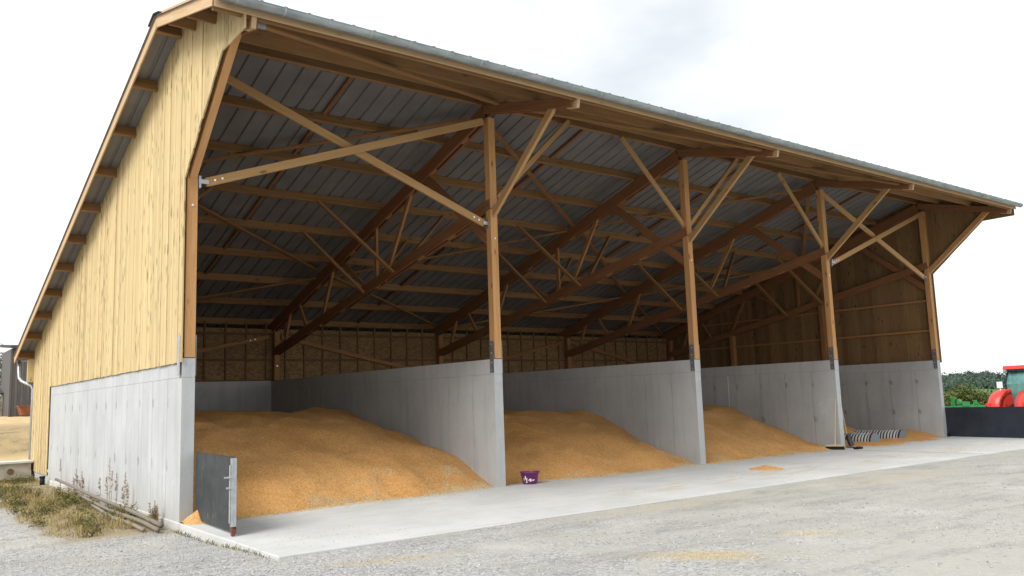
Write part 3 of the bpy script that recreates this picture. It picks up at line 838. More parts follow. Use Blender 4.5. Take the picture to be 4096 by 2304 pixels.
pile('grain_pile', .2, 6.0, [(.2, -.12), (.8, -.25), (1.7, -.2), (3.1, .06), (4.2, -.08), (5.2, .06), (5.6, .12), (6, .16)],
     [(-1, -.3), (0, 0), (.7, .42), (1.6, .86), (2.7, 1.25), (3.8, 1.46), (5, 1.56), (6.5, 1.62), (9, 1.56), (12, 1.5)],
     [(-1, -.3), (0, 0), (.6, .40), (1.6, 1.00), (2.8, 1.42), (4, 1.58), (7, 1.60), (12, 1.5)],
     [(-1, -.3), (0, 0), (.4, .14), (.85, .36), (1.75, .69), (3.0, .93), (4.4, 1.06), (5.1, 1.12), (6.1, 1.42), (8, 1.52), (12, 1.5)],
     'orange grain heap in the nearest bay behind the open black gate', 3, 6500)
pile('grain_pile', 6.2, 12.0, [(6.2, .26), (7.3, .24), (8.9, -.05), (10.8, 0), (11.6, .1), (12, .2)],
     [(-1, -.3), (0, 0), (.7, .36), (1.6, .78), (2.6, 1.12), (3.6, 1.30), (5, 1.38), (8, 1.32), (12, 1.3)],
     [(-1, -.3), (0, 0), (.7, .50), (1.6, 1.0), (2.4, 1.32), (3.6, 1.40), (12, 1.3)],
     [(-1, -.3), (0, 0), (.3, .22), (1.1, .41), (2.2, .80), (2.9, 1.05), (3.8, 1.23), (6, 1.3), (12, 1.3)],
     'orange grain heap in the second bay behind the purple tub', 23, 4200)
pile('grain_pile', 12.2, 18.0, [(12.2, .04), (13.9, 0), (15.5, .10), (16.4, .10), (17.2, -.08), (18, .28)],
     [(-1, -.3), (0, 0), (.8, .36), (1.8, .76), (2.8, 1.10), (3.8, 1.28), (5, 1.34), (8, 1.3), (12, 1.3)],
     [(-1, -.3), (0, 0), (.7, .46), (1.6, .98), (2.4, 1.26), (3.6, 1.32), (12, 1.3)],
     [(-1, -.3), (0, 0), (.45, .12), (1.05, .38), (1.95, .68), (2.85, .98), (3.5, 1.19), (5, 1.26), (12, 1.3)],
     'orange grain heap in the third bay with the broom at its edge', 43, 3600)
pile('grain_pile', 18.2, 24.0, [(18.2, .9), (19.5, 1.0), (21.0, 1.35), (22.5, 1.9), (24, 2.5)],
     [(-1, -.3), (0, 0), (.8, .36), (1.8, .80), (2.8, 1.0), (4, 1.1), (12, 1.1)],
     [(-1, -.3), (0, 0), (.7, .40), (1.6, .80), (3.6, 1.1), (12, 1.1)],
     [(-1, -.3), (0, 0), (.3, .12), (.8, .33), (1.6, .6), (3, .9), (5, 1.0), (12, 1.1)],
     'orange grain heap in the farthest bay behind the striped ducts', 63, 900, bumps=((23.75, 1.0, .27, .95), (20.3, .75, .05, 1.3), (22.3, .85, .05, 1.2)))

def heap(name, cx, cy, r, h, label, seed, husk):
    n = 34; g = np.linspace(-1.25, 1.25, n); X, Y = np.meshgrid(g * r, g * r, indexing='ij')
    d = np.hypot(X, Y) / r * (1 + .18 * vnoise(X + cx, Y + cy, 3.0, seed, 2))
    Z = h * np.clip(1 - d, -.05, 1) ** 1.0 + vnoise(X, Y, 9, seed, 2) * .006 if False else h * (1 - d) * (d < 1) - .01 * (d >= 1) + vnoise(X, Y, 9, seed, 2) * .006 * (d < 1)
    ii = np.arange(n * n).reshape(n, n); q = np.stack([ii[:-1, :-1], ii[1:, :-1], ii[1:, 1:], ii[:-1, 1:]], -1).reshape(-1, 4)
    q = q[(Z.reshape(-1)[q].max(1) > 0) & ((X.reshape(-1)[q] + cx).min(1) > .0)]
    o = put(name, np_mesh(name, np.stack([X, Y, Z], -1).reshape(-1, 3), q, M_GRAIN, True), None, Matrix.Translation((cx, cy, 0)))
    tag(o, label, 'grain heap', 'small spills of grain')
    a = rng.random(husk) * 6.283; rr = r * (.45 + .75 * rng.random(husk)); P = np.stack([rr * np.cos(a), rr * np.sin(a), np.maximum(h * (1 - rr / r), 0) + .004], -1); P = P[P[:, 0] + cx > .02]
    V, F = polyhedra(P, .006 + .009 * rng.random(len(P)), .7)
    k = put('husk', np_mesh('husk', V, F, M_HUSK), o, Matrix.Translation((cx, cy, 0))); k['kind'] = 'stuff'
heap('grain_spill', .23, -.17, .24, .20, 'small spill of grain at the foot of the nearest wall end beside the gate', 5, 320)
heap('grain_spill', 11.85, -1.95, .36, .085, 'low little mound of grain alone on the apron', 9, 120)
# thin scatter of kernels swept over the apron
N = 5200
sx_ = rng.uniform(.3, 22, N); sy_ = np.where(rng.random(N) < .55, -rng.exponential(.35, N) + .15, rng.normal(-2.9, .55, N))
cl = vnoise(sx_, sy_, .9, 71, 3) + rng.normal(0, .2, N)
ok = (cl > .05) & (sy_ > -3.9) & (sy_ < .3) & ~((sx_ < 5) & (sy_ < -1.4) & (cl < .35))
V, F = polyhedra(np.stack([sx_[ok], sy_[ok], np.full(ok.sum(), .004)], -1), .005 + .007 * rng.random(ok.sum()), .6)
tag(put('scattered_kernels', np_mesh('scattered_kernels', V, F, M_HUSK)), 'kernels and husks scattered thinly over the concrete apron', 'grain', kind='stuff')

KP = []
for (kx, ky, kr, kn) in ((3.2, -7.5, .40, 800), (5.1, -7.5, .28, 140), (.9, -5.0, .5, 120), (6.0, -4.4, 1.1, 200), (11.5, -5.0, 1.5, 240), (8.2, -4.5, 1.6, 140)):
    a = np.array([kr * 1.9 * rng.normal(size=kn) * .5, kr * rng.normal(size=kn) * .4])
    ca, sa = math.cos(-.8 if ky < -6 else 0), math.sin(-.8 if ky < -6 else 0)
    KP.append(np.stack([kx + a[0] * ca - a[1] * sa, ky + a[0] * sa + a[1] * ca], -1))
KP = np.concatenate(KP); KP = KP[KP[:, 1] < -4.02]
V, F = polyhedra(np.stack([KP[:, 0], KP[:, 1], terrain_h(KP[:, 0], KP[:, 1]) + .004], -1), .005 + .006 * rng.random(len(KP)), .6)
tag(put('yard_kernels', np_mesh('yard_kernels', V, F, mat_plain('dusty_kernel', (.52, .42, .25), .85, .2, 0, .3, 40))), 'spilled grain scattered in patches on the gravel yard', 'grain', kind='stuff')

# ------------------------------------------------------------------ gates at both ends
g1 = thing('bay_gate', (.25, -.02, 0), 'scuffed black gate panel standing open at the nearest bay', 'gate')
Mg, Lg = frame((.235, -.03, .02), (.150, -2.04, .02))
pan = MB().box((Lg / 2, 0, .52), (Lg, .022, 1.0)).build('gate_panel', M_GATE, g1, Mg)
MB().box((Lg + .018, -.035, .56), (.03, .075, .90)).box((Lg + .035, -.06, .56), (.012, .025, .90)).build('edge_channel', M_STEEL, g1, Mg)
MB().box((Lg + .004, -.03, .05), (.05, .05, .12)).box((Lg + .004, -.018, .13), (.05, .028, .10)).build('foot_bracket', M_RUST, g1, Mg)
MB().tube([(Lg + .03, -.085, .16), (Lg + .03, -.085, .92)], .012, 8).box((Lg + .03, -.085, .62), (.05, .09, .02)).box((Lg + .03, -.10, .76), (.04, .12, .02)).build('drop_bolt', M_STEEL, g1, Mg)
for z in (.25, .85): MB().box((.02, .02, z), (.10, .03, .05)).build('hinge', M_DSTEEL, g1, Mg)
g2 = thing('bay_gate', (24.22, .0, 0), 'long dark navy gate panel standing open at the farthest bay', 'gate')
Mg2, Lg2 = frame((24.22, .02, .012), (23.80, -3.2, .012))
MB().box((Lg2 / 2, 0, .47), (Lg2, .03, .925)).build('gate_panel', M_GATE2, g2, Mg2)
MB().box((.06, -.02, .06), (.12, .04, .12)).build('foot_bracket', mat_plain('black_rubber', (.008, .008, .009), .8), g2, Mg2)
MB().box((Lg2 / 2, 0, .94), (Lg2, .036, .016)).build('top_rail', M_GATE2, g2, Mg2)

# ------------------------------------------------------------------ purple tub
M_PURP = mat_plain('purple_plastic', (.155, .020, .120), .42, .45, 0, .10, 8)
M_PRINT = mat_plain('white_print', (.86, .82, .85), .6)
tub = thing('feed_tub', (6.79, -.02, 0), 'purple plastic tub with white print standing in front of the second heap', 'tub')
TM = Matrix.Translation((6.79, -.02, 0))
prof = [(0, .004), (.134, .004), (.142, .012), (.182, .215), (.200, .222), (.204, .234), (.199, .244), (.176, .244), (.171, .228), (.134, .022), (0, .022)]
v, f = [], []; n = 40
for (r, z) in prof:
    for k in range(n): a = 2 * math.pi * k / n; v.append((r * math.cos(a), r * math.sin(a), z + (.006 * math.cos(a * 2 + 1) if z > .2 else 0)))
for i in range(len(prof) - 1):
    for k in range(n): f.append((i * n + k, i * n + (k + 1) % n, (i + 1) * n + (k + 1) % n, (i + 1) * n + k))
MB().add(v, f).build('tub_body', M_PURP, tub, TM, smooth=True)
hp = [(.198 * math.cos(t), .198 * math.sin(t) * .98, .236 - .055 * math.sin((t - 3.7) / 2.0 * math.pi) if False else .205 + .03 * abs(math.cos(t - 4.6))) for t in np.linspace(3.75, 5.6, 14)]
MB().tube([(x * 1.03, y * 1.03, z) for x, y, z in hp], .006, 6).build('handle', M_PURP, tub, TM, smooth=True)
# print: emblem strokes and the letter S wrapped on the side; angle measured from the side facing the yard
view_a = math.atan2(CAM.y + .02, CAM.x - 6.79)
def on_tub(s, z):       # s: metres along the side to the right
    r = .142 + (z - .012) * (.040 / .203) + .003; a = view_a + s / .155
    return (r * math.cos(a), r * math.sin(a), z)
def strokes(lines, w):
    b = MB()
    for ln in lines:
        for (p, q) in zip(ln[:-1], ln[1:]):
            A, B = Vector(on_tub(*p)), Vector(on_tub(*q)); nrm = Vector((A.x, A.y, 0)).normalized(); b.bar(A, B, w, .0022, nrm)
    return b
strokes([[(-.128, .125), (-.120, .075)], [(-.085, .165), (-.092, .155), (-.086, .146), (-.080, .155), (-.085, .165)], [(-.085, .146), (-.098, .100)], [(-.085, .146), (-.078, .105), (-.066, .085), (-.070, .050), (-.082, .030)],
         [(-.070, .050), (-.048, .045)], [(-.066, .085), (-.052, .125), (-.066, .122)], [(-.044, .088), (-.022, .084)], [(.034, .086), (.046, .088)], [(.052, .088), (.092, .094)], [(.052, .078), (.088, .080)]], .011).build('emblem', M_PRINT, tub, TM)
Sx = [(.014 + .016 * math.cos(t), .098 + .010 * math.sin(t)) for t in np.linspace(.5, 4.3, 9)] + [(.014 + .017 * math.cos(t), .078 + .011 * math.sin(t)) for t in np.linspace(1.2, -2.7, 9)]
strokes([[(x * 1.15 - .006, z) for x, z in Sx]], .013).build('letter_s', M_PRINT, tub, TM)

# ------------------------------------------------------------------ ducts in the far bay
def mat_duct():
    t = NT('ribbed_duct', .5, .4, .1)
    y = t.xyz(t.obj())[1]
    w = t.math('FRACT', t.math('DIVIDE', y, .10))
    m = t.math('MULTIPLY', t.mr(w, .40, .46), t.mr(w, .98, .92))
    t.col(t.mix(m, (.045, .045, .048), (.62, .64, .64))); return t.m
M_DUCT = mat_duct()
M_DCAP = mat_plain('duct_cap', (.23, .29, .33), .5, .4, .2)
M_BLACK = mat_plain('black_rubber_edge', (.012, .012, .013), .7)
M_RED = mat_plain('red_tape', (.35, .03, .03), .6)
def duct(x, y0, L, r, label, rz):
    d = thing('air_duct', (x, y0, 0), label, 'duct', 'air ducts in the far bay', rz)
    Md = WM[d]
    v, f = [], []; n = 20; st = .0155; m = int(L / st)
    for j in range(m + 1):
        w = (j * st / .10) % 1.0; rr = r + (.010 if .42 <= w <= .96 else 0)
        for k in range(n + 1):
            a = math.pi * k / n; v.append((rr * math.cos(a), j * st, rr * math.sin(a) * .98 + .004))
    for j in range(m):
        for k in range(n): f.append((j * (n + 1) + k, j * (n + 1) + k + 1, (j + 1) * (n + 1) + k + 1, (j + 1) * (n + 1) + k))
    MB().add(v, f).build('duct_shell', M_DUCT, d, Md)
    MB().prism([((r + .012) * math.cos(math.pi * k / 24), (r + .012) * math.sin(math.pi * k / 24) + .004) for k in range(25)], 1, -.02, -.004).build('end_cap', M_DCAP, d, Md)
    MB().prism([((r + .022) * math.cos(math.pi * k / 24), (r + .022) * math.sin(math.pi * k / 24) + .003) for k in range(25)] + [((r + .004) * math.cos(math.pi * k / 24), (r + .004) * math.sin(math.pi * k / 24) + .003) for k in range(24, -1, -1)], 1, .0, .045).build('end_ring', M_BLACK, d, Md)
    for a in (1.9, 2.75):
        MB().box(((r + .02) * math.cos(a), .022, (r + .02) * math.sin(a)), (.03, .05, .035)).build('clip', M_RED, d, Md)
    for s in (-1, 1): MB().box((s * (r + .02), L / 2, .012), (.06, L, .02)).build('foot_strip', M_BLACK, d, Md)
duct(21.0, .70, 3.4, .27, 'ribbed black and white duct with grey end cap, nearer the tools', rad(2))
duct(22.85, .78, 3.4, .27, 'ribbed black and white duct lying nearer the far gate', rad(3))

# ------------------------------------------------------------------ tools at the third wall end
M_HANDLE = mat_wood('handle_wood', 0, (.62, .53, .36), (.50, .40, .25), knots=0)
M_BRUSH = mat_plain('dark_bristle', (.020, .018, .016), .9)
M_BLADE = mat_plain('black_plastic_blade', (.035, .036, .04), .55, .4)
br = thing('push_broom', (17.66, .03, 0), 'push broom with pale head leaning against the third partition', 'broom')
bm0, bd = Vector((17.66, -.02, 0)), Vector((.35, -.88, 0)).normalized()
a, b = bm0 - bd * .24, bm0 + bd * .24
MB().bar(a + Vector((0, 0, .115)), b + Vector((0, 0, .115)), .085, .045).build('broom_head', M_HANDLE, br)
bb = MB()
for k in range(26):
    p = a.lerp(b, (k + .5) / 26)
    for s in (-1, 0, 1):
        q = Vector((-bd.y, bd.x, 0)) * s * .026
        bb.tube([p + q + Vector((0, 0, .095)), p + q * 1.7 + Vector((random.uniform(-.012, .012), random.uniform(-.012, .012), .004))], [.009, .013], 5)
bb.build('bristles', M_BRUSH, br)
MB().tube([bm0 + Vector((0, 0, .12)), bm0 + Vector((.03, .0, .20))], .026, 8).build('socket', M_HANDLE, br)
beam('handle', bm0 + Vector((.01, 0, .15)), (17.955, .03, 1.40), .028, .028, M_HANDLE, br)

def shovel(name, foot, top, wid, hgt, label, yaw):
    t = thing(name, foot, label, 'shovel', 'shovels leaning on the wall end')
    M = Matrix.Translation(Vector(foot)) @ Matrix.Rotation(yaw, 4, 'Z') @ Matrix.Rotation(rad(-24), 4, 'X')
    v, f = [], []; nu, nv = 9, 7
    for j in range(nv):
        for i in range(nu):
            u = i / (nu - 1) * 2 - 1; w = j / (nv - 1)
            v.append((u * wid / 2 * (1 - .10 * w), -.08 * (u * u) - .05 * w * w, w * hgt))
    for j in range(nv - 1):
        for i in range(nu - 1): f.append((j * nu + i, j * nu + i + 1, (j + 1) * nu + i + 1, (j + 1) * nu + i))
    o = MB().add(v, f).build('blade', M_BLADE, t, M)
    so = o.modifiers.new('thick', 'SOLIDIFY'); so.thickness = .008
    for u in (-.5, 0, .5): MB().bar((u * wid / 2, .012 - .08 * u * u, .03), (u * wid / 2 * .92, -.03 - .08 * u * u, hgt - .03), .018, .012, (0, -1, 0)).build('rib', M_BLADE, t, M)
    p = M @ Vector((0, -.005, hgt * .35))
    MB().tube([p, p.lerp(Vector(top), .16)], .022, 8).build('socket', M_BLADE, t)
    beam('handle', p, top, .03, .03, M_HANDLE, t)
shovel('grain_shovel', (18.72, .16, .02), (18.235, .06, 1.30), .40, .34, 'wide black grain shovel leaning on the third wall end, foremost', rad(18))
shovel('grain_shovel', (18.62, .62, .02), (18.24, .32, 1.12), .38, .34, 'black grain shovel half hidden behind the foremost shovel', rad(10))
sc = thing('floor_scraper', (18.3, -.3, 0), 'black scraper lying flat on the apron by the third wall end', 'scraper')
MB().tube([(18.34, .05, .03), (18.30, -.32, .028)], .014, 8).build('handle', M_BLACK, sc)
MB().box((18.12, -.44, .028), (.32, .10, .05)).box((18.05, -.49, .055), (.16, .06, .04)).build('scraper_head', M_BLACK, sc)

# ------------------------------------------------------------------ along the gable: poles, weeds, block, stub
M_POLE = mat_wood('weathered_pole', 0, (.27, .235, .19), (.15, .125, .10), knots=.6, vary=.3)
for k, (p0, p1, r, lb) in enumerate((((-.22, .15, -.03), (-.20, 9.3, .16), .038, 'weathered grey pole nearest the wall foot among dry weeds'),
                                     ((-.36, -.15, -.05), (-.30, 6.0, .02), .034, 'weathered grey pole in the middle of three by the gable wall'),
                                     ((-.50, .1, -.06), (-.42, 4.2, -.03), .03, 'thin weathered pole farthest from the gable wall'))):
    pts = [Vector(p0).lerp(Vector(p1), t) + Vector((.02 * math.sin(5 * t + k), 0, .012 * math.sin(9 * t))) for t in np.linspace(0, 1, 9)]
    o = MB().tube([q - Vector(p0) for q in pts], [r * (1 - .25 * t) for t in np.linspace(0, 1, 9)], 9).build('pole', M_POLE, None, Matrix.Translation(Vector(p0)), smooth=True)
    tag(o, lb, 'pole', 'poles lying along the gable')

def leaf_cloud(centers, radii, n, size, up=.3):
    """small leaf faces spread through overlapping ellipsoids"""
    cs = np.array(centers); rs = np.array(radii, float); w = rs.prod(1) ** .67; w /= w.sum()
    pick = rng.choice(len(cs), n, p=w)
    d = rng.normal(size=(n, 3)); d /= np.linalg.norm(d, axis=1)[:, None]
    P = cs[pick] + d * rs[pick] * (rng.random(n)[:, None] ** .45) * (1 + .25 * rng.normal(size=(n, 1)))
    a = rng.normal(size=(n, 3)); a /= np.linalg.norm(a, axis=1)[:, None]
    b = np.cross(a, rng.normal(size=(n, 3))); b /= np.linalg.norm(b, axis=1)[:, None]
    s = size * (.6 + .8 * rng.random(n))[:, None]
    V = np.stack([P - a * s, P + b * s * .5, P + a * s, P - b * s * .5], 1).reshape(-1, 3)
    return V, np.arange(n * 4).reshape(n, 4)

def blades(P, h, w, lean):
    N = len(P); a = rng.random(N) * 6.283; b = rng.random(N) * 6.283
    ld = np.stack([np.cos(b), np.sin(b), np.zeros(N)], -1) * (lean * rng.random(N) * h)[:, None]
    sd = np.stack([np.cos(a), np.sin(a), np.zeros(N)], -1) * (w / 2)
    up = np.stack([np.zeros(N), np.zeros(N), h], -1)
    m = P + ld * .35 + up * .55; t = P + ld + up * .95
    V = np.stack([P - sd, P + sd, m + sd * .8, m - sd * .8, t], 1)
    F = (np.array([(0, 1, 2), (0, 2, 3), (3, 2, 4)])[None] + (np.arange(N) * 5)[:, None, None])
    return V.reshape(-1, 3), F.reshape(-1, 3)
def verge(N, xlo, xhi, ylo, yhi, seed, thr):
    x = rng.uniform(xlo, xhi, N); y = rng.uniform(ylo, yhi, N)
    k = vnoise(x, y, .8, seed, 3) + rng.normal(0, .15, N) > thr
    return x[k], y[k]
x, y = verge(30000, -1.75, -.02, -.2, 14.5, 81, -.12)
k = (x > -1.42 - .22 * sstep(0, 1.5, y) + .25 * vnoise(x, y, 1.5, 83, 2)) & (y > -.02 + .15 * vnoise(x, y, 2.5, 84, 2)); x, y = x[k], y[k]
P = np.stack([x, y, terrain_h(x, y) - .005], -1)
V, F = blades(P, .02 + .10 * rng.random(len(x)) ** 2.5 * (.5 + .5 * sstep(0, 4, y)), .008, 2.4)
M_DRY = mat_leaf('dry_grass', (.25, .19, .085), (.43, .345, .16), 3)
M_OLIVE = mat_leaf('olive_weed', (.105, .10, .036), (.19, .165, .06), 2)
tc = [(rng.uniform(-1.4, -.1), .2 + 10 * rng.random(), rng.uniform(.10, .30)) for q in range(46)]
TP, TH_ = [], []
for (ax_, ay_, hh_) in tc:
    m_ = 34; TP.append(np.stack([ax_ + rng.normal(0, .05, m_), ay_ + rng.normal(0, .06, m_), np.full(m_, -.12)], -1)); TH_.append(hh_ * (.4 + .7 * rng.random(m_)))
V2, F2 = blades(np.concatenate(TP), np.concatenate(TH_), .009, .9)
V, F = np.concatenate([V, V2]), np.concatenate([F, F2 + len(V)])
tag(put('dry_grass', np_mesh('dry_grass', V, F, M_DRY)), 'dry straw coloured grass along the foot of the gable wall', 'grass', kind='stuff')
wc, wr = [], []
for q in range(150):
    xx, yy_ = rng.uniform(-1.55, -.12), .3 + 13.5 * rng.random() ** .8
    if vnoise(np.array([xx]), np.array([yy_]), .7, 95, 2)[0] < -.15: continue
    r_ = rng.uniform(.07, .20); wc.append((xx, yy_, -.11 + r_ * .35)); wr.append((r_, r_ * 1.2, r_ * rng.uniform(.5, 1.0)))
V, F = leaf_cloud(wc, wr, 15000, .020)
tag(put('green_weeds', np_mesh('green_weeds', V, F, M_OLIVE)), 'low olive weeds growing on the verge left of the gable wall', 'weeds', kind='stuff')
x = rng.uniform(-.08, 2.6, 700); k = np.arange(700)
ex = np.full(170, -.06) - .08 * rng.random(170); ey = -3.6 * rng.random(170) ** 1.3 - .2
V, F = blades(np.stack([ex, ey, terrain_h(ex, ey)], -1), .025 + .055 * rng.random(len(ex)), .01, 1.2)
tag(put('edge_weeds', np_mesh('edge_weeds', V, F, M_OLIVE)), 'sparse little weeds along the kerb of the apron', 'weeds', kind='stuff')

M_STALK = mat_leaf('dry_stalk', (.20, .145, .09), (.32, .24, .145), 6)
stalks = [(9.15, .66, 0), (7.3, .50, 1), (6.6, .46, 1), (4.9, .42, 0), (4.05, .85, 1), (3.5, .58, 0), (2.75, .62, 1), (.8, .27, 2)]
SLAB_ = ['dry seeding stalk farthest along the gable wall', 'short dry stalk, second from the far end of the gable wall', 'short dry stalk, third from the far end of the gable wall', 'thin dry stalk left of the tallest stalk by the gable',
         'tallest dry seeding stalk against the gable wall', 'thin dry stalk right of the tallest stalk by the gable', 'dry seeding stalk, second nearest the open front of the barn', 'bushy little dry weed nearest the front corner of the gable']
for (yy, hh, kd), lb in zip(stalks, SLAB_):
    b = MB(); z0 = -.14; lean = random.uniform(-.12, .12)
    def stem(x0, y0, h, ln):
        pts = [Vector((x0 + .02 * math.sin(3 * t), y0 + ln * t * h, z0 + (h + .14) * t)) for t in np.linspace(0, 1, 6)]
        b.tube(pts, [.005, .005, .004, .0035, .003, .002], 5)
        for q in range(26):
            t = random.uniform(.55, 1.0) if kd < 2 else random.uniform(.3, 1)
            p = pts[0].lerp(pts[-1], t); d = Vector((random.uniform(-1, 1), random.uniform(-1, 1), random.uniform(.2, 1))).normalized() * random.uniform(.02, .05) * (1.25 - t) * 2
            b.bar(p, p + d, .008, .006)
        for q in range(4):
            t = random.uniform(.1, .5); p = pts[0].lerp(pts[-1], t); d = Vector((random.uniform(-1, .3), random.uniform(-1, 1), .25)) * .08
            b.bar(p, p + d, .016, .003)
    stem(0, 0, hh, lean); 
    if kd: stem(.03, .05, hh * .7, lean - .25); stem(-.03, -.04, hh * .6, lean + .3)
    if kd == 2:
        for q in range(4): stem(random.uniform(-.05, .05), random.uniform(-.06, .06), hh * random.uniform(.5, .9), random.uniform(-.5, .5))
    o = b.build('weed_stalk', M_STALK, None, Matrix.Translation((-.15, yy, 0)))
    tag(o, lb, 'weed', 'dry stalks along the gable wall')

blk = thing('concrete_block', (-.55, 14.3, -.1), 'pale concrete block with a round hole behind the barn corner', 'block')
bl = MB()
M_OLDC = mat_plain('old_concrete', (.36, .34, .29), .9, .2, 0, .25, 5)
bl.box((-.52, 14.55, .14), (.85, .8, .44)); bl.build('block_body', M_OLDC, blk)
MB().box((-.52, 14.55, .385), (.95, .9, .05)).build('lid', mat_plain('pale_lid', (.55, .54, .51), .85), blk)
MB().tube([(-.60, 14.135, .14), (-.60, 14.16, .14)], .085, 18).build('hole', mat_plain('rusty_hole', (.16, .09, .06), .9), blk)
st = thing('pipe_stub', (-.17, 11.6, -.1), 'short black plastic pipe stub standing by the gable foot', 'pipe')
MB().tube([(-.17, 11.6, -.14), (-.17, 11.6, .09)], .06, 14).build('pipe_body', M_BLACK, st, smooth=True)
MB().tube([(-.17, 11.6, .07), (-.17, 11.6, .115)], .068, 14).build('pipe_cap', M_BLACK, st, smooth=True)

# ------------------------------------------------------------------ behind, left: old barn, skip, shed, bare trees
zb = 1.66
M_TAR = mat_wood('tarred_board', 2, (.15, .14, .135), (.085, .08, .08), knots=0, vary=.4)
M_SLATE = mat_plain('slate_roof', (.05, .048, .052), .7, .3, 0, .3, 3)
ob = thing('old_barn', (3.2, 46, zb), 'dark tarred old barn behind the far corner of the timber barn', 'barn')
core = slab_at('wall', (2.85, 45.05, zb - .3), (12, 50, 5.75), M_TAR, ob)
for k in range(40):
    xa = 2.85 + k * .16
    if xa > 6.2: break
    slab_at('board', (xa + .006, 45.0, zb - .1), (xa + .154, 45.045 + random.uniform(0, .008), 5.75), M_TAR, core)
MB().add([(2.7, 44.6, 5.72), (12.4, 44.6, 5.72), (12.4, 50.2, 6.15), (2.7, 50.2, 6.15), (2.7, 44.6, 5.88), (12.4, 44.6, 5.88), (12.4, 50.2, 6.32), (2.7, 50.2, 6.32)],
         [(0, 1, 2, 3), (7, 6, 5, 4), (0, 4, 5, 1), (1, 5, 6, 2), (2, 6, 7, 3), (3, 7, 4, 0)]).build('roof', M_SLATE, ob)
slab_at('corner_post', (2.75, 44.96, zb - .2), (2.85, 45.1, 5.7), M_TAR, ob)
sk = thing('skip', (4.0, 43.6, zb), 'rusty orange metal skip beside the old dark barn', 'skip')
M_SKIP = mat_plain('orange_skip', (.27, .09, .045), .65, .3, .1, .3, 5)
MB().add([(3.25, 43.2, zb + .05), (5.2, 43.2, zb + .05), (5.2, 44.4, zb + .05), (3.25, 44.4, zb + .05), (3.1, 43.1, zb + .58), (5.4, 43.1, zb + .58), (5.4, 44.5, zb + .58), (3.1, 44.5, zb + .58)],
         [(3, 2, 1, 0), (0, 1, 5, 4), (1, 2, 6, 5), (2, 3, 7, 6), (3, 0, 4, 7)]).build('skip_body', M_SKIP, sk)
MB().box((4.25, 43.09, zb + .58), (2.4, .06, .06)).box((3.1, 43.8, zb + .58), (.06, 1.4, .06)).build('rim', M_SKIP, sk)
sh = thing('low_shed', (0.5, 50, zb), 'low dark open shed left of the old barn', 'shed')
MB().b2((-4, 50, zb - .2), (3.3, 50.1, 2.7)).build('wall', M_TAR, sh)
MB().add([(-4.3, 48.4, 3.0), (3.35, 48.4, 3.05), (3.35, 51, 3.5), (-4.3, 51, 3.45), (-4.3, 48.4, 3.1), (3.35, 48.4, 3.15), (3.35, 51, 3.6), (-4.3, 51, 3.55)],
         [(0, 1, 2, 3), (7, 6, 5, 4), (0, 4, 5, 1), (1, 5, 6, 2), (2, 6, 7, 3), (3, 7, 4, 0)]).build('roof', M_SLATE, sh)
for x in (-1.5, .6, 2.7): slab_at('post', (x, 48.5, zb - .2), (x + .12, 48.62, 3.05), M_OLDC, sh)
for z in (2.1, 2.4): slab_at('rail', (-3, 48.42, z), (2.7, 48.48, z + .07), M_OLDC, sh)

M_BARK = mat_plain('bark', (.10, .085, .07), .9, .2, 0, .3, 8)
def tree(name, base, h, crown, label, mat, n, leaf, group, lean=0.0):
    t = thing(name, base, label, 'tree', group)
    B = Vector(base); tk = MB()
    tk.tube([B + Vector((0, 0, -.3)), B + Vector((lean * .3, 0, h * .3)), B + Vector((lean, 0, h * .75))], [h * .035, h * .026, h * .010], 8)
    for k in range(7):
        a = k * 2.4; z = h * (.28 + .07 * k); p = B + Vector((lean * z / h, 0, z))
        q = p + Vector((math.cos(a), math.sin(a), .75)) * h * .22
        tk.tube([p, p.lerp(q, .5) + Vector((0, 0, .03 * h)), q], [h * .013, h * .009, h * .004], 6)
    tk.build('trunk', M_BARK, t)
    V, F = leaf_cloud([(B.x + c[0], B.y + c[1], B.z + c[2]) for c, _ in crown], [r for _, r in crown], n, leaf)
    put('crown', np_mesh('crown', V, F, mat), t)
    return t
M_L1 = mat_leaf('leaf_bare', (.075, .08, .05), (.15, .15, .105), .8)
M_L2 = mat_leaf('leaf_olive', (.055, .075, .022), (.115, .125, .035), .7)
M_L3 = mat_leaf('leaf_hazed', (.042, .072, .055), (.075, .115, .085), .08)  # hill foliage: distance haze painted in as a lighter, bluish tint
M_L4 = mat_leaf('leaf_mid', (.06, .105, .055), (.10, .15, .075), .05)
tree('thin_tree', (4.7, 66, zb), 5.2, [((0, 0, 3.2), (2.0, 1.6, 1.5)), ((-.8, .3, 4.2), (1.3, 1.2, 1.2)), ((.8, 0, 4.3), (1.0, 1, 1.0)), ((.3, 0, 1.8), (1.4, 1.2, .9))], 'thin half bare tree behind the old barn, right one', M_L1, 2600, .10, 'half bare trees behind the old barn')
tree('thin_tree', (2.6, 60, zb), 4.6, [((0, 0, 3.0), (1.8, 1.6, 1.5)), ((.6, .3, 4.0), (1.2, 1.2, 1.1)), ((-.5, 0, 1.7), (1.4, 1.2, .8))], 'thin half bare tree at the left edge behind the low shed', M_L1, 2200, .10, 'half bare trees behind the old barn')

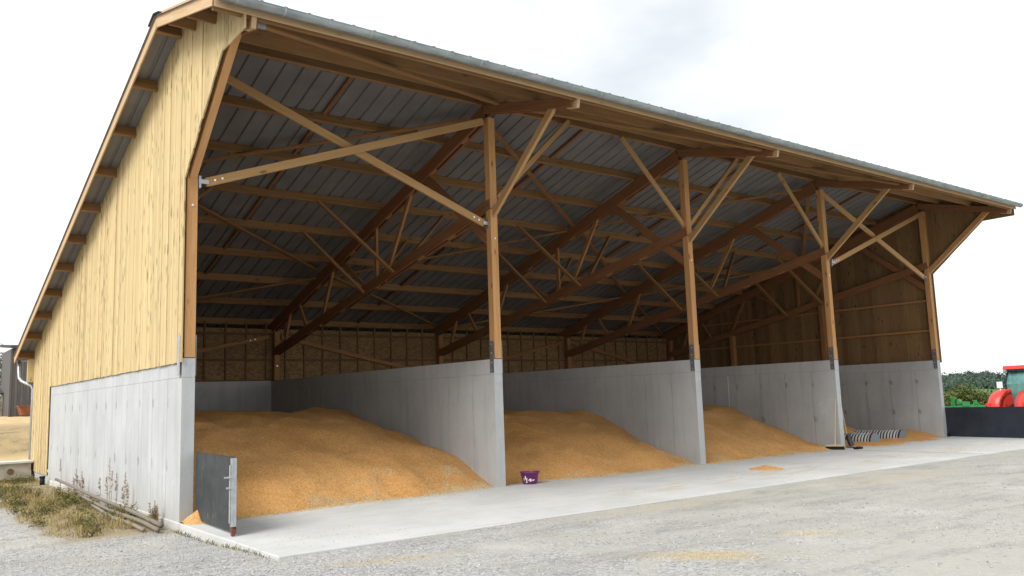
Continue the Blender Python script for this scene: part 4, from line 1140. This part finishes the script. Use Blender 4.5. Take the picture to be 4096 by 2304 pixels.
# ------------------------------------------------------------------ behind, right: tractor, implement, shrubs, wooded hill, house
zt = -.42
TH = math.atan2(-.28, .96)                      # heading: away to the right
tx0 = Vector((38.93, 3.54, zt))
TMx = Matrix.Translation(tx0) @ Matrix.Rotation(TH, 4, 'Z')   # local x forward, y left, origin under rear axle
tr = put('tractor', None, None, TMx); tag(tr, 'red tractor with teal cab glass parked beyond the navy gate', 'tractor')
M_TRED = mat_plain('tractor_red', (.55, .035, .022), .35, .5, 0, .10, 3)
M_TBLK = mat_plain('tractor_black', (.018, .019, .02), .5)
def mat_glass():
    t = NT('tinted_cab_glass', .12, .6)
    n = t.noise(t.obj(), 2.0, 3); t.col(t.mix(t.mr(n, .3, .7), (.035, .12, .11), (.12, .30, .27))); return t.m
M_TGL = mat_glass()
M_TYRE = mat_plain('tyre', (.022, .022, .023), .85)
M_LAMP = mat_plain('red_lens', (.75, .02, .02), .25, .6)
def lathe_y(prof, y0, n=32):
    v, f = [], []
    for (r, yy) in prof:
        for k in range(n): a = 2 * math.pi * k / n; v.append((r * math.cos(a), y0 + yy, r * math.sin(a)))
    for i in range(len(prof) - 1):
        for k in range(n): f.append((i * n + k, i * n + (k + 1) % n, (i + 1) * n + (k + 1) % n, (i + 1) * n + k))
    return v, f
for (xx, zz, R_, wd, yy) in ((0, .86, .86, .52, .82), (0, .86, .86, .52, -.82), (2.55, .62, .62, .40, .80), (2.55, .62, .62, .40, -.80)):
    Mw = TMx @ Matrix.Translation((xx, yy, zz))
    v, f = lathe_y([(R_ * .58, -wd / 2), (R_ * .9, -wd / 2), (R_, -wd * .36), (R_, wd * .36), (R_ * .9, wd / 2), (R_ * .58, wd / 2), (R_ * .58, -wd / 2)], 0)
    w = MB().add(v, f).build('wheel', M_TYRE, tr, Mw)
    v, f = lathe_y([(.02, -.08), (R_ * .3, -.1), (R_ * .58, -wd * .4), (R_ * .58, wd * .4), (R_ * .3, .1), (.02, .08)], 0)
    MB().add(v, f).build('rim', M_TRED, w, Mw)
    lug = MB()
    for k in range(18):
        a = 2 * math.pi * k / 18
        for s in (-1, 1):
            lug.box((0, s * wd * .22, R_ + .012), (.07, wd * .42, .04), Matrix.Rotation(a + s * .08, 4, 'Y'))
    lug.build('lug', M_TYRE, w, Mw)
def fender(ys):
    v, f = [], []; n = 16
    for j in range(n + 1):
        a = rad(188) - rad(150) * j / n
        R_ = .98 + .05 * math.sin(j / n * math.pi)
        wi, wo = .40, 1.10 - .06 * abs(j / n - .5)
        c, s = math.cos(a), math.sin(a)
        for (yy, rr) in ((wi, R_ - .25), (wi, R_), (wo - .16, R_), (wo - .02, R_ - .07), (wo, R_ - .30)):
            v.append((rr * c, ys * yy, .86 + rr * s * .93))
    for j in range(n):
        for k in range(4): f.append((j * 5 + k, j * 5 + k + 1, (j + 1) * 5 + k + 1, (j + 1) * 5 + k))
    f.append((0, 1, 2, 3, 4)); f.append(tuple(n * 5 + q for q in range(5)))
    o = MB().add(v, f).build('fender', M_TRED, tr, TMx, smooth=True)
    so = o.modifiers.new('thick', 'SOLIDIFY'); so.thickness = .03
    arc = [(1.0 * math.cos(rad(188 - 150 * k / 12)), .86 + .93 * math.sin(rad(188 - 150 * k / 12))) for k in range(13)]
    MB().prism(arc, 1, ys * .40, ys * .44).build('side_plate', M_TRED, o, TMx)
    MB().box((-1.0, ys * .93, 1.12), (.06, .20, .12)).build('tail_light', M_LAMP, o, TMx)
    MB().bar((-.72, ys * .62, 1.52), (-.40, ys * .30, .9), .06, .03).build('strap', M_TBLK, o, TMx)
fender(1); fender(-1)
MB().prism([(.05, 1.0), (1.5, 1.0), (1.7, 1.7), (1.45, 2.72), (.15, 2.72), (-.08, 2.05), (-.05, 1.6)], 1, -.62, .62).build('cab', M_TGL, tr, TMx)
for sd in (-1, 1):
    for (a, b) in (((.05, 1.0), (-.08, 2.05)), ((-.08, 2.05), (.15, 2.72)), ((1.5, 1.0), (1.7, 1.7)), ((1.7, 1.7), (1.45, 2.72)), ((.75, 1.0), (.75, 2.72))):
        MB().bar((a[0], sd * .625, a[1]), (b[0], sd * .625, b[1]), .05, .07).build('cab_pillar', M_TBLK, tr, TMx)
MB().prism([(-.12, 2.74), (1.7, 2.74), (1.65, 2.86), (-.06, 2.90)], 1, -.70, .70).build('cab_roof', M_TRED, tr, TMx)
MB().prism([(-.10, 2.66), (1.62, 2.66), (1.62, 2.738), (-.10, 2.738)], 1, -.67, .67).build('roof_lining', M_TBLK, tr, TMx)
for s in (-1, 1):
    MB().box((-.14, s * .55, 2.66), (.08, .16, .12)).build('work_lamp', M_ZINC, tr, TMx)
    MB().box((-.25, s * .80, 2.42), (.05, .16, .16)).bar((.0, s * .66, 2.62), (-.25, s * .80, 2.44), .03, .03).build('mirror', M_TBLK, tr, TMx)
MB().prism([(1.4, 1.0), (3.3, .95), (3.4, 1.45), (1.5, 1.72)], 1, -.42, .42).build('bonnet', M_TRED, tr, TMx)
MB().b2((-.3, -.4, .6), (3.1, .4, 1.05)).build('chassis', M_TBLK, tr, TMx)
MB().box((-.40, .70, 2.02), (.02, .30, .30)).box((-.38, .70, 1.82), (.03, .03, .2)).build('sign_plate', mat_plain('sign_white', (.66, .62, .62)), tr, TMx)

im = thing('green_implement', (30.6, 2.3, -.3), 'green farm implement showing above the navy gate', 'implement')
M_GRN = mat_plain('implement_green', (.035, .30, .075), .45, .4, 0, .15, 4)
iu = Vector((.80, -.60, 0))
def ip(s, z, d=0.0): p = Vector((30.1, 2.6, 0)) + iu * s + Vector((.6, .8, 0)) * d; return (p.x, p.y, z)
MB().bar(ip(-.5, .80), ip(1.35, .80), .12, .10).build('tool_bar', M_GRN, im)
for (s, z1) in ((.10, 1.18), (.98, 1.05)): MB().bar(ip(s, -.25), ip(s, z1), .10, .10, (0, 1, 0)).build('upright', M_GRN, im)
MB().bar(ip(.10, 1.16), ip(.24, 1.16), .08, .08).build('hook', M_GRN, im)
MB().bar(ip(.42, .92), ip(.72, .92), .20, .16).build('gear_box', M_GRN, im)
MB().tube([ip(.3, 1.0), ip(.42, 1.0)], .10, 12).build('pulley', M_GRN, im)
MB().bar(ip(.98, 1.0), ip(1.12, .85), .07, .07).bar(ip(.98, .95), ip(.88, .85), .06, .06).build('link_arm', M_GRN, im)
for s in (-.2, 1.2): MB().tube([ip(s, .0, -.1), ip(s, .0, .1)], .28, 18).build('wheel', M_TYRE, im)

def bush(base, parts, n, leaf, label, mat):
    t = thing('shrub', base, label, 'shrub', 'shrubs beyond the yard'); B = Vector(base)
    tk = MB()
    for k in range(6):
        c, r = parts[k % len(parts)]
        tk.tube([B, B + Vector((c[0] * .5, c[1] * .5, c[2] * .5)), B + Vector(c)], [.07, .05, .02], 6)
    tk.build('stem', M_BARK, t)
    V, F = leaf_cloud([(B.x + c[0], B.y + c[1], B.z + c[2]) for c, _ in parts], [r for _, r in parts], n, leaf)
    put('foliage', np_mesh('foliage', V, F, mat), t)
bush((58.6, 15.2, -.75), [((0, 0, 1.5), (1.0, 1.0, 1.0)), ((-.4, .5, 1.1), (1.0, .9, .9)), ((.8, -.6, 1.2), (.9, .9, .8))], 5200, .085, 'large olive green shrub beyond the implement', M_L2)
bush((57.5, 16.4, -.75), [((0, 0, .9), (.7, .9, .75)), ((.3, -.3, .6), (.9, .8, .6))], 2400, .085, 'lower olive shrub close to the far corner of the barn', M_L2)
bush((60.4, 13.6, -.8), [((0, 0, .9), (1.1, 1.0, .8)), ((.6, -.7, .8), (.9, .8, .7)), ((-.6, .5, 1.0), (.8, .8, .7))], 3600, .085, 'broad shrub between the large shrub and the tractor', M_L2)

# wooded hill: one far mass, with the two tall trees and the house told apart
hd = []
hr = []
for k in range(260):
    az = rad(random.uniform(58, 78)); d = random.uniform(430, 760)
    x = CAM.x + d * math.sin(az); y = CAM.y + d * math.cos(az)
    z = float(terrain_h(np.array([x]), np.array([y]))[0])
    r = random.uniform(4, 9)
    if math.hypot(x - 655, y - 283) < 22 and d < 720: continue
    hd.append((x, y, z + r * .25)); hr.append((r, r, random.uniform(2.0, 3.6)))
V, F = leaf_cloud(hd, hr, 60000, .75)
tag(put('wooded_hill', np_mesh('wooded_hill', V, F, M_L3)), 'dark woodland covering the low hill on the right horizon', 'woodland', kind='stuff')
def at(u, v, d):
    p = CAM + (cf + cr * ((u - 2048) / 3347.4) - cu * ((v - 1152) / 3347.4)) * d
    return p
hedge_c, hedge_r = [], []
for k in range(90):
    az = rad(random.uniform(60, 80)); d = random.uniform(150, 330)
    x = CAM.x + d * math.sin(az); y = CAM.y + d * math.cos(az); z = float(terrain_h(np.array([x]), np.array([y]))[0])
    hedge_c.append((x, y, z + .8)); hedge_r.append((3.2, 3.2, random.uniform(1.2, 2.4)))
V, F = leaf_cloud(hedge_c, hedge_r, 26000, .42)
tag(put('valley_hedges', np_mesh('valley_hedges', V, F, M_L4)), 'green hedges and thickets in the valley below the hill', 'hedges', kind='stuff')
for (u, v0, lab, rr) in ((3880, 1506, 'left one of two round trees on the hill skyline', 4.6), (3944, 1506, 'right one of two trees on the hill skyline', 4.8)):
    b = at(u, v0, 660); z = b.z - 4.0
    tree('hill_tree', (b.x, b.y, z), 8.5, [((0, 0, 6.0), (rr * .62, rr * .62, 2.6)), ((rr * .3, -rr * .3, 5.0), (rr * .6, rr * .6, 2.0)), ((-rr * .3, rr * .35, 5.0), (rr * .6, rr * .6, 2.0))], lab, M_L3, 1500, .55, 'trees on the hill skyline')
hb = at(3797, 1524, 600)
hs = thing('house', (hb.x, hb.y, hb.z - 3), 'small pale pink house among trees on the distant hill', 'house')
MH = Matrix.Translation((hb.x, hb.y, hb.z)) @ Matrix.Rotation(rad(-62 + 90), 4, 'Z')
M_PINK = mat_plain('pink_render', (.52, .38, .34), .8)
MB().b2((-2.0, -3.0, -2.5), (2.0, 3.0, 1.0)).build('wall', M_PINK, hs, MH)
MB().prism([(-2.4, 1.0), (2.4, 1.0), (0, 2.2)], 1, -3.2, 3.2).build('roof', mat_plain('tile_roof', (.24, .13, .10), .8), hs, MH)
for y in (-1.6, 1.4): MB().box((-2.02, y, -.2), (.05, .9, 1.1)).build('window', M_TBLK, hs, MH)
